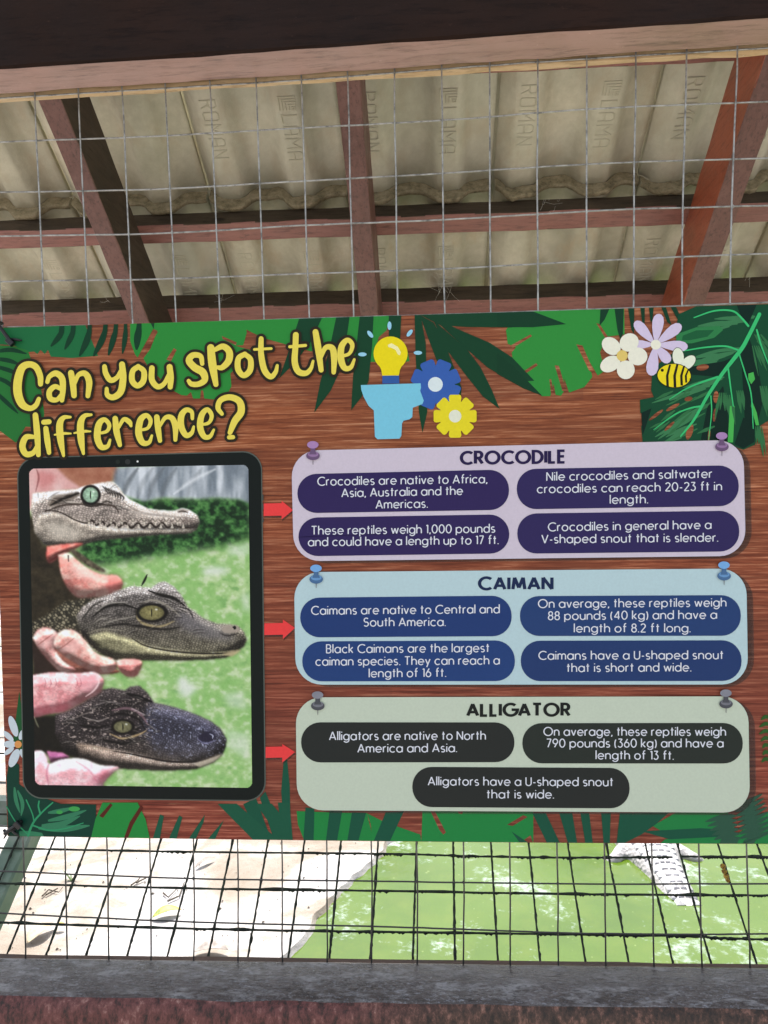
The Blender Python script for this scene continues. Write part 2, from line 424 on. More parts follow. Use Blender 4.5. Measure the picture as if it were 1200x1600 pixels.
H_LINES = [
 [(-140,162),(0,153.5),(240,139),(470,125),(700,107),(930,91),(1200,75),(1330,66)],
 [(-140,230),(0,222),(240,213),(470,200),(700,187.5),(930,170),(1200,158.7),(1330,152)],
 [(-140,305),(0,300.6),(240,295.8),(470,283),(700,270.5),(930,256),(1200,247),(1330,242)],
 [(-140,373),(0,369),(240,365),(480,352),(700,343),(960,328),(1200,321),(1330,316)],
 [(-140,443),(0,440),(240,436),(480,427.6),(700,420),(960,406),(1200,396),(1330,392)],
 [(-140,516),(0,511.5),(240,506),(480,498),(700,491),(960,482),(1200,472.5),(1330,467)]]
H_LINES += [[(-140,582+k*71.4),(0,583+k*71.2),(600,577+k*71.8),(1200,560+k*74.3),(1330,556+k*74.5)] for k in range(10)]
H_LINES += [
 [(-140,1286),(0,1290),(600,1303),(1200,1305),(1330,1305)],
 [(-140,1356),(0,1361),(300,1372.7),(600,1377),(900,1381),(1200,1381),(1330,1381)],
 [(-140,1420),(0,1427),(300,1440.5),(600,1448),(720,1452),(900,1458),(1090,1460),(1200,1459),(1330,1459)]]
for i, L in enumerate(H_LINES):
    wp_ = wirepath(L, .0019, 12, .0004, 40+i); d0 = (wp_[0]-wp_[40]).normalized(); d1 = (wp_[-1]-wp_[-40]).normalized()
    wp_ = [wp_[0]+d0*.58]+wp_+[wp_[-1]+d1*.42]
    v, f = tube(wp_, WR, 6)
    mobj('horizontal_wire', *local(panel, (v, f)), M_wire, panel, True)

V = []; F = []
def hy(L, x):
    for (a, b), (c_, d_) in zip(L[:-1], L[1:]):
        if a <= x <= c_: return b+(d_-b)*(x-a)/(c_-a)
for i in range(18):
    P = [(top_x[i], 150-.065*top_x[i]), (mid_x[i], 512-.03*mid_x[i]), (low_x[i], 1308+.01*low_x[i]), (bot_x[i], 1497)]
    for L in H_LINES:
        y = hy(L, mid_x[i]) 
        if y is None: continue
        x = None
        for (a, b), (c_, d_) in zip(P[:-1], P[1:]):
            if b-2 <= y <= d_: x = a+(c_-a)*(y-b)/(d_-b)
        if x is None: continue
        y = hy(L, x) or y
        c = onY(x, y, .0009); o = len(V); s = rnd.uniform(.0016, .0022)
        for dx, dy, dz in ((1,0,0),(-1,0,0),(0,1,0),(0,-1,0),(0,0,1.1),(0,0,-1.1)): V.append(c+Vector((dx,dy,dz))*s)
        F += [tuple(o+k for k in q2) for q2 in ((0,2,4),(2,1,4),(1,3,4),(3,0,4),(2,0,5),(1,2,5),(3,1,5),(0,3,5))]
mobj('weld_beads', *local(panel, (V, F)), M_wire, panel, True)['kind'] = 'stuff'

# ------------------------------------------------------------------ sill beam
za, zb = onY(0,1497,0).z, onY(1200,1513,0).z
xa_, xb_ = onY(0,1497,0).x, onY(1200,1513,0).x
def sz(x): return za+(zb-za)*(x-xa_)/(xb_-xa_)
ye = (onZ(0,1562,za).y+onZ(1200,1572,zb).y)/2
sill = thing('sill_beam', 'glossy dark painted timber sill beam under the mesh with a worn red front edge', 'beam', (0, ye/2, sz(0)))
cs = [(0.0,-.15),(0.0,0),(-.003,.0012),(ye*.5,.0008),(ye*.84,-.001),(ye*.93,-.003),(ye*1.0,-.008),(ye*1.045,-.016),(ye*1.055,-.03),(ye*1.045,-.06),(ye*1.0,-.065),(ye*1.0,-.15)]
NSX = 160; v = []; f = []; ncs = len(cs)
for i in range(NSX+1):
    x = X0+(X1-X0)*i/NSX
    for k, (y, z) in enumerate(cs):
        a = .0006 if k < 5 else .0022
        if k in (0,1,2): a = 0.0003
        v.append((x, y+a*mn.noise(Vector((x*22, k*1.3, 0))), sz(x)+z+a*mn.noise(Vector((x*19, k*1.7, 5)))))
for i in range(NSX):
    for k in range(ncs-1): f.append((i*ncs+k, i*ncs+k+1, (i+1)*ncs+k+1, (i+1)*ncs+k))
    f.append((i*ncs+ncs-1, i*ncs, (i+1)*ncs, (i+1)*ncs+ncs-1))
f.append(tuple(range(ncs))[::-1]); f.append(tuple(NSX*ncs+k for k in range(ncs)))
o = mobj('beam', *local(sill, ([Vector(q) for q in v], f)), M_sill, sill, True)
o.data.materials.append(M_sill_edge)
for p in o.data.polygons:
    c = p.center.y+ye/2
    if c < ye*.94 : p.material_index = 1
ql, qr = onY(0,1491,.02), onY(1200,1507,.02); kz = (qr.z-ql.z)/(qr.x-ql.x)
v, f = prism((X0, .0125, ql.z+kz*(X0-ql.x)-.02), (X1, .0125, ql.z+kz*(X1-ql.x)-.02), (0,0,1), .016, .04, seg=60, jit=.0008)
mobj('backing_strip', *local(sill, (v, f)), M_rawd, sill, label='weathered timber strip behind the mesh along the sill')
M_wall = NB('rendered low wall', .85); M_wall.color(M_wall.ramp(M_wall.noise(6, 6, .65), [(.35,(.16,.15,.13)),(.7,(.3,.28,.25))])).bump(M_wall.noise(60,5), .5, .004)
v, f = prism((-3.5, .0, (sz(0)-.15)/2), (3.5, .0, (sz(0)-.15)/2), (0,0,1), .11, sz(0)-.152)
tag(mobj('low_wall', v, f, M_wall.m), 'low rendered wall carrying the dark sill beam', 'wall')

# ------------------------------------------------------------------ sloping mesh behind
P0 = onY(600, 1495, .0); 
ang = math.radians(33.3)
nsl = Vector((0, -math.sin(ang), math.cos(ang)))
Pb = onY(640, 1498, .085)
csl = nsl.dot(Pb)
def slo(px, py): return hit(px, py, nsl, csl)
sm = thing('sloping_mesh_cover', 'algae crusted wire mesh cover sloping up behind the bottom of the board', 'wire mesh', Pb)
sw = [((86,1308),(12,1489)),((140,1309),(73,1490)),((196,1310),(135,1491)),((252,1310),(199,1492)),((308,1311),(262,1493)),((364,1312),(326,1492)),((419,1312),(388,1492)),
 ((476,1313),(451,1492)),((533,1313),(515,1493)),((591,1314),(579,1493)),((651,1315),(645,1498)),((708,1315),(711,1498)),((767,1316),(778,1500)),((826,1316),(844,1502)),
 ((887,1317),(915,1505)),((947,1317),(983,1507)),((1008,1317),(1052,1508)),((1058,1317),(1112,1509)),((1121,1317),(1184,1511)),((1182,1317),(1255,1512)),((1243,1317),(1325,1513)),((29,1308),(-52,1489))]
def dirty(pts, r0, seed, amt=.6):
    out = []; rad = []
    for i, p in enumerate(pts):
        k = mn.noise(Vector((i*.35, seed*3.3, 0))); k2 = mn.noise(Vector((i*1.1, seed*5.1, 7)))
        out.append(p+Vector((k2, 0, k))*.0006); rad.append(r0*(1+amt*max(0, k)+.35*k2))
    return out, rad
for i, (a, b) in enumerate(sw):
    A, B = slo(*a), slo(*b); d = (A-B); 
    A2, B2 = B+d*1.9, B-d*.35
    pts = [B2.lerp(A2, t) for t in np.linspace(0, 1, 90)]
    p, r = dirty(pts, .00135, i, 1.0)
    v, f = tube(p, r, 6); mobj('slanted_wire', *local(sm, (v, f)), M_wire_dirty, sm, True)
T = [[(-60,1321),(0,1325),(300,1331),(600,1334),(750,1338),(900,1340),(1050,1339)], [(1063,1338),(1200,1339),(1300,1339)],
     [(-60,1378),(0,1380),(300,1388),(600,1392),(900,1397),(1200,1399),(1300,1400)],
     [(-60,1438),(0,1441),(300,1451),(600,1456),(900,1460),(1085,1463),(1112,1465),(1200,1468),(1300,1470)]]
T += [[(x, y-1331+1331-d) for x, y in [(-60,1325),(300,1331),(600,1334),(900,1338),(1300,1339)]] for d in (54, 103, 149)]
for i, L in enumerate(T):
    pts = [Vector(p) for p in spline([tuple(slo(px, py)) for px, py in L], 26)]
    p, r = dirty(pts, .0014, 60+i, 1.3)
    v, f = tube(p, r, 6); mobj('cross_wire', *local(sm, (v, f)), M_wire_dirty, sm, True)
# crusts of algae hanging off the cross wires
V = []; F = []
for L in T[:4]:
    for q in range(260):
        t = rnd.random()*(len(L)-1); i = int(t); t -= i
        if t < 0: continue
        px = L[i][0]*(1-t)+L[i+1][0]*t; py = L[i][1]*(1-t)+L[i+1][1]*t
        if px < 250 and rnd.random() < .8: continue
        if mn.noise(Vector((px*.02, py*.1, 3))) < -.05: continue
        c = slo(px, py)+Vector((0, .0005, -.0018)); s = rnd.uniform(.0008, .0021)
        o = len(V)
        for dx, dy, dz in ((1.6,0,0),(-1.6,0,0),(0,1,0),(0,-1,0),(0,0,.8),(0,0,-1)):
            V.append(c+Vector((dx, dy, dz))*s*rnd.uniform(.6,1.3))
        F += [tuple(o+k for k in q2) for q2 in ((0,2,4),(2,1,4),(1,3,4),(3,0,4),(2,0,5),(1,2,5),(3,1,5),(0,3,5))]
mobj('algae_crust', *local(sm, (V, F)), M_wire_dirty, sm, kind='stuff')
# dried yellow leaf curl caught on a slanted wire
M_dry = NB('dried leaf curl', .6); M_dry.color(M_dry.ramp(M_dry.noise(300, 4), [(.4,(.16,.07,.01)),(.6,(.5,.3,.03))]))
pts = [Vector(p) for p in spline([tuple(slo(x, y)+Vector((0,-.003,.001))) for x, y in ((1127,1350),(1130,1358),(1131,1365),(1136,1373),(1134,1376))], 6)]
v, f = tube(pts, [.0011+.0026*abs(math.sin(i*.5+.4)) for i in range(len(pts))], 7)
tag(mobj('dried_leaf', v, f, M_dry.m, None, True), 'curled yellow brown dried leaf caught on a slanted wire at lower right', 'leaf')

# green frame rail at the left side of the sloping cover
M_frame = NB('weathered green frame', .5); M_frame.color(M_frame.ramp(M_frame.noise(14, 5, .6), [(.35,(.1,.17,.125)),(.55,(.18,.26,.19)),(.72,(.3,.32,.3))])); M_frame.bump(M_frame.noise(80,4), .3, .001)
A, B = slo(27,1308), slo(-29,1430)
d = A-B; off = -nsl*.018
fr = thing('cover_frame', 'weathered green frame rail beside the pale bank at lower left', 'frame', (A+B)/2)
v, f = prism(B-d*1.2+off, A+d*1.6+off, nsl, .034, .03, bev=.003, seg=30, jit=.0006); mobj('rail', *local(fr, (v, f)), M_frame.m, fr)
v, f = prism(onY(-160,1265,.6), onY(80,1268,.6), (0,0,1), .03, .05); mobj('cross_rail', *local(fr, (v, f)), M_frame.m, fr)

# ------------------------------------------------------------------ ground and pond
GZ = 0.0
n = NB('pale concrete bank', .85)
g = n.noise(1.6, 7, .62, dist=.6); g2 = n.noise(26, 6, .7); cr = n.noise(5, 7, .8, dist=1.6)
c = n.ramp(g, [(.36, (.22,.175,.135)), (.46, (.3,.262,.225)), (.54, (.47,.455,.45)), (.7, (.34,.335,.365))])
c = n.mix(n.ramp(g2, [(.3,(.35,.35,.35)),(.6,(0,0,0))]), c, (.22,.18,.13,1))
c = n.mix(n.ramp(n.math('ABSOLUTE', n.math('SUBTRACT', cr, .5)), [(0,(.75,.75,.75)),(.006,(0,0,0))]), c, (.13,.09,.06,1))
n.color(c); n.bump(n.math('ADD', g2, cr), .6, .01); M_bank = n.m
bp = [(665,1262),(630,1295),(600,1322),(572,1350),(536,1386),(500,1424),(468,1462),(440,1495),(412,1530),(380,1570)]
bpts = [onZ(px, py, GZ) for px, py in bp]
far = [bpts[0]+(bpts[0]-bpts[2])*k for k in (9, 6, 4, 2.6, 1.6, .7)]
line = [Vector(p) for p in spline([tuple(p) for p in far+bpts], 8)]
line = [p+Vector((mn.noise(p*3.1), mn.noise(p*3.1+Vector((9,9,9))), 0))*.025+Vector((mn.noise(p*14), mn.noise(p*14+Vector((5,5,5))), 0))*.018 for p in line]
yend = line[-1].y
XF = line[0]
bank = [(-60, 60, 0)] + [(-60, -40, 0), (60, -40, 0), (60, yend, 0)] + [tuple(p) for p in reversed(line)] + [(XF.x, 60, 0)]
o = mobj('ground', bank, [tuple(range(len(bank)))], M_bank); struct(o)
# submerged edge of the bank
v = []; f = []
for i, p in enumerate(line):
    i2 = min(i+1, len(line)-1); i1 = max(i-1, 0); t = (line[i2]-line[i1]).normalized(); q = Vector((-t.y, t.x, 0))
    if q.x < 0: q = -q
    for k, (a, z) in enumerate(((0,0), (.008,-.012), (.02,-.03), (.3,-.3))): v.append(p+q*a+Vector((0,0,z)))
for i in range(len(line)-1):
    for k in range(3): a = i*4+k; f.append((a, a+1, a+5, a+4))
struct(mobj('pond_bank_slope', v, f, M_bank, None, True))
n = NB('green algae water', .13, spec=.5)
geo = n.t.nodes.new('ShaderNodeNewGeometry').outputs['Position']
g = n.noise(1.1, 4, .6, geo); g2 = n.noise(7, 5, .65, geo); pat = n.noise(2.3, 3, .5, geo, .3)
blob = n.noise(22, 6, .72, geo, .2); fl = n.voro(26, geo)
c = n.ramp(g, [(.35, (.05,.1,.002)), (.5, (.07,.128,.005)), (.68, (.092,.15,.018))])
c = n.mix(n.ramp(g2, [(.45,(0,0,0)),(.7,(.35,.35,.35))]), c, (.12,.16,.014,1))
dots = n.ramp(n.math('ADD', fl, n.math('MULTIPLY', n.noise(9, 2, .5, geo), .55)), [(.3,(1,1,1)),(.33,(0,0,0))])
c = n.mix(n.math('MULTIPLY', dots, .55), c, (.22,.29,.09,1))
sky_patch = n.ramp(n.math('ADD', n.math('MULTIPLY', pat, .62), n.math('MULTIPLY', blob, .52)), [(.62,(0,0,0)),(.74,(.75,.75,.75))])
c = n.mix(sky_patch, c, (.42,.5,.5,1))  # pale patches paint broken sky reflections into the water colour
n.color(c); n.rough(n.mix(sky_patch, (.12,.12,.12,1), (.6,.6,.6,1))); n.bump(n.noise(11, 4, .6, geo), .12, .01); M_water = n.m
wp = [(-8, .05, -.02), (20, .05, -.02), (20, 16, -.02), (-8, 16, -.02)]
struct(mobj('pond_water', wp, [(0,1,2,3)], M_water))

# fallen leaves on the bank
M_leaf1 = NB('pale dry leaf', .7); M_leaf1.color(M_leaf1.ramp(M_leaf1.noise(30,4), [(.4,(.36,.3,.2)),(.65,(.52,.46,.33))]))
M_leaf2 = NB('yellow green leaf', .55); M_leaf2.color(M_leaf2.ramp(M_leaf2.noise(24,3), [(.38,(.13,.19,.02)),(.5,(.4,.38,.05)),(.62,(.5,.26,.08))]))
M_leaf3 = NB('grey brown leaf', .7); M_leaf3.color(M_leaf3.ramp(M_leaf3.noise(30,4), [(.4,(.22,.19,.17)),(.65,(.4,.35,.33))]))
def leaf(px, py, px2, py2, wid, mat, lab, curl=.012):
    A, B = onZ(px, py, .012), onZ(px2, py2, .012); d = B-A; L = d.length; d.normalize(); sd = Vector((-d.y, d.x, 0))
    v = []; f = []; N = 14
    for i in range(N+1):
        t = i/N; w = wid*L*math.sin(math.pi*min(1, t*.97+.015))**.8*(1-.35*t)
        c = A+d*L*t+Vector((0, 0, curl*math.sin(t*2.6)))+sd*.05*L*math.sin(t*3)
        for k, s in enumerate((-1, -.5, 0, .5, 1)):
            v.append(c+sd*s*w+Vector((0,0,abs(s)*w*.45+.003*mn.noise(Vector((i,k,px))))))
    for i in range(N):
        for k in range(4): a = i*5+k; f.append((a, a+1, a+6, a+5))
    o = mobj('fallen_leaf', v, f, mat.m, None, True)
    md = o.modifiers.new('thick', 'SOLIDIFY'); md.thickness = .0012
    return tag(o, lab, 'leaf')
leaf(43, 1474, 86, 1446, .3, M_leaf1, 'large pale tan fallen leaf on the bank near the left end of the sill')
leaf(86, 1451, 103, 1449, .34, M_leaf2, 'small yellowish leaf touching the tip of the big pale leaf')
leaf(238, 1434, 284, 1424, .27, M_leaf2, 'yellow green fallen leaf with an orange end in the middle of the bank')
leaf(303, 1488, 356, 1487, .3, M_leaf3, 'greyish pink curled leaf right above the sill')
leaf(305, 1356, 336, 1341, .14, M_leaf3, 'thin brown curled leaf standing up on the bank below the board')
M_twig = NB('brown twigs', .8, (.06,.045,.03,1)).m
for lab, P in (('dark forked twig lying on the left part of the bank', [((66,1400),(76,1390),(92,1394),(98,1386)),((72,1398),(90,1388))]),
               ('thin broken twig on the bank below the leafy bottom edge of the board', [((205,1383),(215,1376),(219,1371)),((213,1379),(228,1372))]),
               ('hair thin twig between two wires on the middle of the bank', [((255,1395),(263,1402),(276,1389)),((262,1408),(280,1400),(288,1378))])):
    parts = []
    for L in P: parts.append(tube([onZ(x, y, .01) for x, y in L], [.004, .003, .0022, .0015][:len(L)], 5))
    v, f = join(*parts); tag(mobj('twig', v, f, M_twig), lab, 'twig')
V = []; F = []
for i in range(150):      # crumbs and grit
    px = rnd.uniform(-20, 560); py = rnd.uniform(1312, 1492)
    if px > 560-(py-1320)*.75: continue
    c = onZ(px, py, .003); s = rnd.uniform(.002, .007)*rnd.random()+.0015; o = len(V)
    for dx, dy, dz in ((1,0,0),(-.5,.8,0),(-.5,-.8,0),(0,0,.9)): V.append(c+Vector((dx*rnd.uniform(.6,1.4), dy, dz))*s)
    F += [(o,o+1,o+3),(o+1,o+2,o+3),(o+2,o,o+3)]
mobj('grit', V, F, NB('pale grit', .9, (.16,.13,.1,1)).m, kind='stuff')
# pale weeds by the water edge and green sprout on bank
M_sprout = NB('green sprout', .6, (.09,.14,.05,1)).m
V = []; F = []
for i in range(9):
    a = rnd.uniform(0, 6.28); c = onZ(112, 1377, 0); L = rnd.uniform(.03, .07); o = len(V)
    d = Vector((math.cos(a), math.sin(a), rnd.uniform(.4, 1.4))).normalized(); s = d.cross(Vector((0,0,1))).normalized()*.004
    V += [c-s, c+s, c+d*L*.6+s*1.3, c+d*L]; F.append((o, o+1, o+2, o+3))
tag(mobj('green_sprout', V, F, M_sprout), 'tiny green sprout growing from a crack in the pale bank', 'plant')

# ------------------------------------------------------------------ crocodile lying in the pond
n = NB('pale wet crocodile hide', .38)
sc = n.voro(55, n.mapn((1,1,1)))
g = n.noise(5, 5, .6)
c = n.ramp(g, [(.35, (.3,.285,.28)), (.52, (.42,.41,.42)), (.7, (.52,.51,.54))])
c = n.mix(n.ramp(sc, [(.0,(0,0,0)),(.7,(.3,.3,.3))]), c, (.34,.32,.3,1))
n.color(c); n.bump(sc, .8, .006); M_croc = n.m
ax0 = onZ(1072, 1402, 0); ax1 = onZ(1012, 1322, 0)
dcr = (ax1-ax0); dcr.z = 0; dcr.normalize(); ccr = Vector((dcr.y, -dcr.x, 0))
croc = thing('crocodile', 'pale grey crocodile lying half sunk in the green pond at lower right', 'crocodile', ax0)
# sections: distance along axis, half width, half height, centre z, sideways
secs = [(-1.15,.008,.03,-.2,.3),(-.9,.02,.04,-.19,.22),(-.6,.032,.045,-.17,.1),(-.3,.045,.05,-.13,.02),(-.12,.058,.055,-.1,.01),(.06,.075,.065,-.06,0),(.2,.085,.07,-.045,0),(.32,.105,.08,-.035,0),(.42,.125,.085,-.03,0),(.55,.135,.09,-.03,.0),
        (.75,.155,.1,-.03,.01),(1.0,.175,.105,-.03,.02),(1.25,.165,.1,-.03,.04),(1.45,.12,.085,-.03,.06),(1.58,.1,.075,-.025,.08),(1.68,.12,.075,-.02,.1),(1.8,.115,.065,-.02,.11),(1.9,.085,.045,-.025,.12),(2.05,.06,.035,-.03,.135),(2.2,.052,.03,-.03,.15),(2.27,.045,.028,-.03,.155),(2.3,.02,.015,-.03,.157)]
ns = 18; v = []; f = []
ss = spline(secs, 4)
for a, hw, hh, z, sd in ss:
    c = ax0+dcr*a+ccr*sd+Vector((0,0,z))
    for k in range(ns):
        t = 2*math.pi*k/ns; cx, sx = math.cos(t), math.sin(t)
        v.append(c+ccr*(hw*math.copysign(abs(cx)**.85, cx))+Vector((0,0,hh*math.copysign(abs(sx)**.9, sx))))
for i in range(len(ss)-1):
    for k in range(ns): k2 = (k+1) % ns; f.append((i*ns+k, i*ns+k2, (i+1)*ns+k2, (i+1)*ns+k))
f.append(tuple(range(ns))[::-1]); f.append(tuple((len(ss)-1)*ns+k for k in range(ns)))
parts = [(v, f)]
def cr(a, s, z): return ax0+dcr*a+ccr*s+Vector((0,0,z))
for sgn in (-1, 1):
    for a0, L in ((.45, 1), (1.3, -.8)):
        leg = [cr(a0, sgn*.05, -.03), cr(a0-.0*L, sgn*.12, -.012), cr(a0-.06*L, sgn*.18, -.022), cr(a0-.06*L, sgn*.215, -.04), cr(a0-.03*L, sgn*.24, -.06)]
        parts.append(tube([Vector(p) for p in spline([tuple(p) for p in leg], 4)], [.05]*4+[.045,.04,.036,.033]+[.034,.03,.027,.025]+[.022,.022,.022,.022,.02], 8))
        for q in (-1, -.3, .4, 1.1):
            b = leg[-1]; parts.append(tube([b, b+(dcr*L*.05+ccr*sgn*.03+ccr*q*.02), b+(dcr*L*.08+ccr*sgn*.05+ccr*q*.045)+Vector((0,0,-.01))], [.012,.01,.004], 6))
for sgn in (-1, 1):     # eye and nostril bumps
    parts.append(tube([cr(1.72, .1+sgn*.05, .03), cr(1.76, .105+sgn*.05, .052), cr(1.8, .11+sgn*.05, .03)], [.018,.022,.016], 8))
    parts.append(tube([cr(2.22, .152+sgn*.018, -.01), cr(2.25, .153+sgn*.018, .003), cr(2.27, .154+sgn*.018, -.012)], [.01,.012,.008], 6))
v, f = join(*parts)
croc.location.z -= .0
body = mobj('body', *local(croc, (v, f)), M_croc, croc, True)
md = body.modifiers.new('one skin', 'REMESH'); md.mode = 'VOXEL'; md.voxel_size = .011; md.use_smooth_shade = True
V = []; F = []
def interp(a, j):
    for p, q in zip(ss[:-1], ss[1:]):
        if p[0] <= a <= q[0]: t = (a-p[0])/(q[0]-p[0]); return p[j]*(1-t)+q[j]*t
    return ss[-1][j]
a = -1.1
while a < 1.5:
    hw, hh, z, sd = (interp(a, j) for j in (1,2,3,4)); st = .045 if a > -.1 else .05
    cols = [-2.5,-1.5,-.5,.5,1.5,2.5] if a > .25 else ([-1.5,-.5,.5,1.5] if a > .0 else [-.6,.6])
    wcol = hw*1.5/len(cols)
    for q in cols:
        s = q*wcol; e = math.sqrt(max(.02, 1-(s/hw)**2))
        o = len(V); base = z+hh*e
        kee = .004 if a > .1 else .012
        for da, db, dz in ((-.46,-.45,-.006),(.46,-.45,-.006),(.46,.45,-.006),(-.46,.45,-.006),(-.38,-.36,.003),(.38,-.36,.003),(.38,.36,.003),(-.38,.36,.003),(.0,0,.003+kee)):
            V.append(cr(a+da*st, sd+s+db*wcol, base+dz))
        F += [tuple(o+k for k in t) for t in ((0,1,5,4),(1,2,6,5),(2,3,7,6),(3,0,4,7),(4,5,8),(5,6,8),(6,7,8),(7,4,8))]
    a += st
M_scute = NB('pale crocodile scutes', .4); M_scute.color(M_scute.ramp(M_scute.noise(30,4), [(.35,(.34,.33,.34)),(.7,(.56,.56,.6))]))
mobj('back_scutes', *local(croc, (V, F)), M_scute.m, croc)['kind'] = 'stuff'

# ------------------------------------------------------------------ far side of the enclosure
M_fw = NB('far enclosure wall paint', .9); M_fw.color(M_fw.ramp(M_fw.noise(3,6), [(.35,(.33,.33,.26)),(.7,(.52,.5,.42))]))
v, f = prism((-14, 13, .55), (14, 13, .55), (0,0,1), .2, 1.2); tag(mobj('enclosure_wall', v, f, M_fw.m), 'low pale wall at the far end of the pond', 'wall')
M_fol = NB('hedge leaves', .55); oi = M_fol.t.nodes.new('ShaderNodeNewGeometry').outputs['Random Per Island']
M_fol.color(M_fol.ramp(oi, [(0,(.035,.08,.015)),(.5,(.09,.17,.03)),(1,(.17,.26,.05))]))
def foliage(cx, cy, cz, rx, ry, rz, nL, s):
    V = []; F = []
    for i in range(nL):
        while True:
            p = Vector((rnd.uniform(-1,1), rnd.uniform(-1,1), rnd.uniform(-1,1)))
            if .25 < p.length < 1+.25*mn.noise(p*2.5+Vector((cx,cy,0))): break
        c = Vector((cx+p.x*rx, cy+p.y*ry, cz+p.z*rz)); a = Vector((rnd.gauss(0,1), rnd.gauss(0,1), rnd.gauss(0,1))).normalized(); b = a.orthogonal().normalized()*.42
        q = s*rnd.uniform(.6,1.3); o = len(V)
        V += [c-a*q, c-b*q, c+a*q, c+b*q]; F.append((o,o+1,o+2,o+3))
    return V, F
M_trunk = NB('tree bark', .9); M_trunk.color(M_trunk.ramp(M_trunk.noise(12,5), [(.35,(.05,.038,.028)),(.7,(.13,.1,.075))]))
for i, (x, y, h, lab) in enumerate(((-7.5, 15.5, 5.2, 'broad green tree beyond the far wall on the left'), (-2.2, 16.5, 6.3, 'tall green tree beyond the far wall left of the middle'), (3.4, 15.8, 5.6, 'green tree beyond the far wall right of the middle'), (8.6, 16.3, 6.0, 'big green tree beyond the far wall on the right'))):
    t = thing('tree', lab, 'tree', (x, y, 0), 'trees beyond the pond')
    pts = [Vector((0,0,0)), Vector((.1,.05,1.2)), Vector((-.05,.1,2.4)), Vector((.15,0,h*.8))]
    parts = [tube(pts, [.2,.16,.13,.05], 8)]
    for k in range(5):
        a = k*1.3+i; parts.append(tube([Vector((.0,.1,2+.35*k)), Vector((math.cos(a)*.8, math.sin(a)*.8, 2.7+.4*k)), Vector((math.cos(a)*1.5, math.sin(a)*1.5, 3.1+.45*k))], [.08,.05,.02], 6))
    v, f = join(*parts); mobj('trunk', v, f, M_trunk.m, t, True)
    v, f = foliage(0, 0, h*.68, 2.7, 2.2, h*.36, 5200, .11); mobj('crown', v, f, M_fol.m, t)
for i, (x, y) in enumerate(((-5.2, 12.2), (-3.9, 12.4), (-6.6, 12.3))):
    v, f = foliage(0, 0, .55, .75, .5, .6, 1500, .06)
    o = mobj('bush', v, f, M_fol.m); o.location = (x, y, 0)
    tag(o, ('light green bush at the foot of the far wall, middle of three', 'light green bush at the foot of the far wall nearest the water', 'light green bush at the foot of the far wall, outermost of three')[i], 'bush', 'bushes at the far wall')

# cobwebs under the roof
M_web = NB('cobweb thread', .6, (.6,.58,.5,1)).m
V = []; F = []
def web(cx, cy, n_, sp, t=RH+.0):
    for k in range(n_):
        a = roof_hit(cx+rnd.gauss(0,sp), cy+rnd.gauss(0,sp), RH-.004); b = roof_hit(cx+rnd.gauss(0,sp), cy+rnd.gauss(0,sp), RH-.012)
        m = (a+b)/2+Vector((0,0,-.004)); vf = tube([a, m, b], .00022, 3); o = len(V); V.extend(vf[0]); F.extend([tuple(i+o for i in q) for q in vf[1]])
web(690, 445, 16, 16); web(98, 190, 12, 14); web(165, 468, 5, 8); web(860, 318, 8, 12); web(1170, 430, 4, 9); web(345, 460, 5, 9); web(110, 215, 10, 12)
tag(mobj('cobweb', V, F, M_web), 'loose cobweb threads strung under the rafters and purlins', 'cobweb')['kind'] = 'stuff'
# ------------------------------------------------------------------ the printed board
YB = -.0065
board = thing('information_board', 'large printed board comparing crocodile, caiman and alligator, tied to the wire mesh', 'information board', onY(610, 905, YB))
BO = board.location.copy()
LV = .00007
def BP(px, py, lv=0): return onY(px, py, YB-lv*LV)-BO
K = 1.0
_pm = {}
def ink(r, g, b, gloss=.4):
    key = (r, g, b)
    if key not in _pm:
        m = NB('printed ink %d' % len(_pm), gloss, sr(r, g, b, K), spec=.12)
        nz = m.noise(420, 2, .5); nz2 = m.noise(5, 3)
        kk = .72+.28*min(1, max(r, g, b)/200)      # deep inks print a little denser
        m.color(m.mix(m.ramp(nz, [(.3,(.13,.13,.13)),(.7,(0,0,0))]), sr(r,g,b,K*1.04*kk), sr(r*.8,g*.8,b*.8,K*kk)))
        m.rough(m.ramp(nz2, [(.3,(gloss-.03,)*3),(.7,(gloss+.08,)*3)]))
        _pm[key] = m.m
    return _pm[key]
SNAP = ('palm_leaf','palm_frond','broad_leaf','monstera_leaf','leaf_streaks','fern_leaf','leaf_gap','leaf_shade_patch')
def snap(x, y):
    top = 512-.0308*(x+12); bot = 1306.5+.0102*x+1.9*math.sin(math.pi*min(1,max(0,x/1230)))
    if y < top+9: y = top+.5
    if y > bot-6: y = bot-.4
    return (max(x, -11+.03*(y-512)), y)
def pr(name, polys, mat, lv, parent=None, label=None, kind=None):
    """flat print: list of pixel polygons"""
    if name in SNAP: polys = [[snap(x, y) for x, y in P] for P in polys]
    if len(polys) > 1 and name != 'leaf_streaks':
        obs = [pr(name, [P], mat, lv+k*.03, parent, label if k == 0 else None) for k, P in enumerate(polys)]
        return obs[0]
    if name == 'leaf_streaks': kind = 'stuff'
    V = []; F = []
    for k, P in enumerate(polys):
        o = len(V); V += [BP(x, y, lv+k*.03) for x, y in P]; F.append(tuple(range(o, o+len(P))))
    if isinstance(mat, tuple): mat = ink(*mat)
    ob = mobj(name, V, F, mat, parent or board, False, label, kind)
    return ob
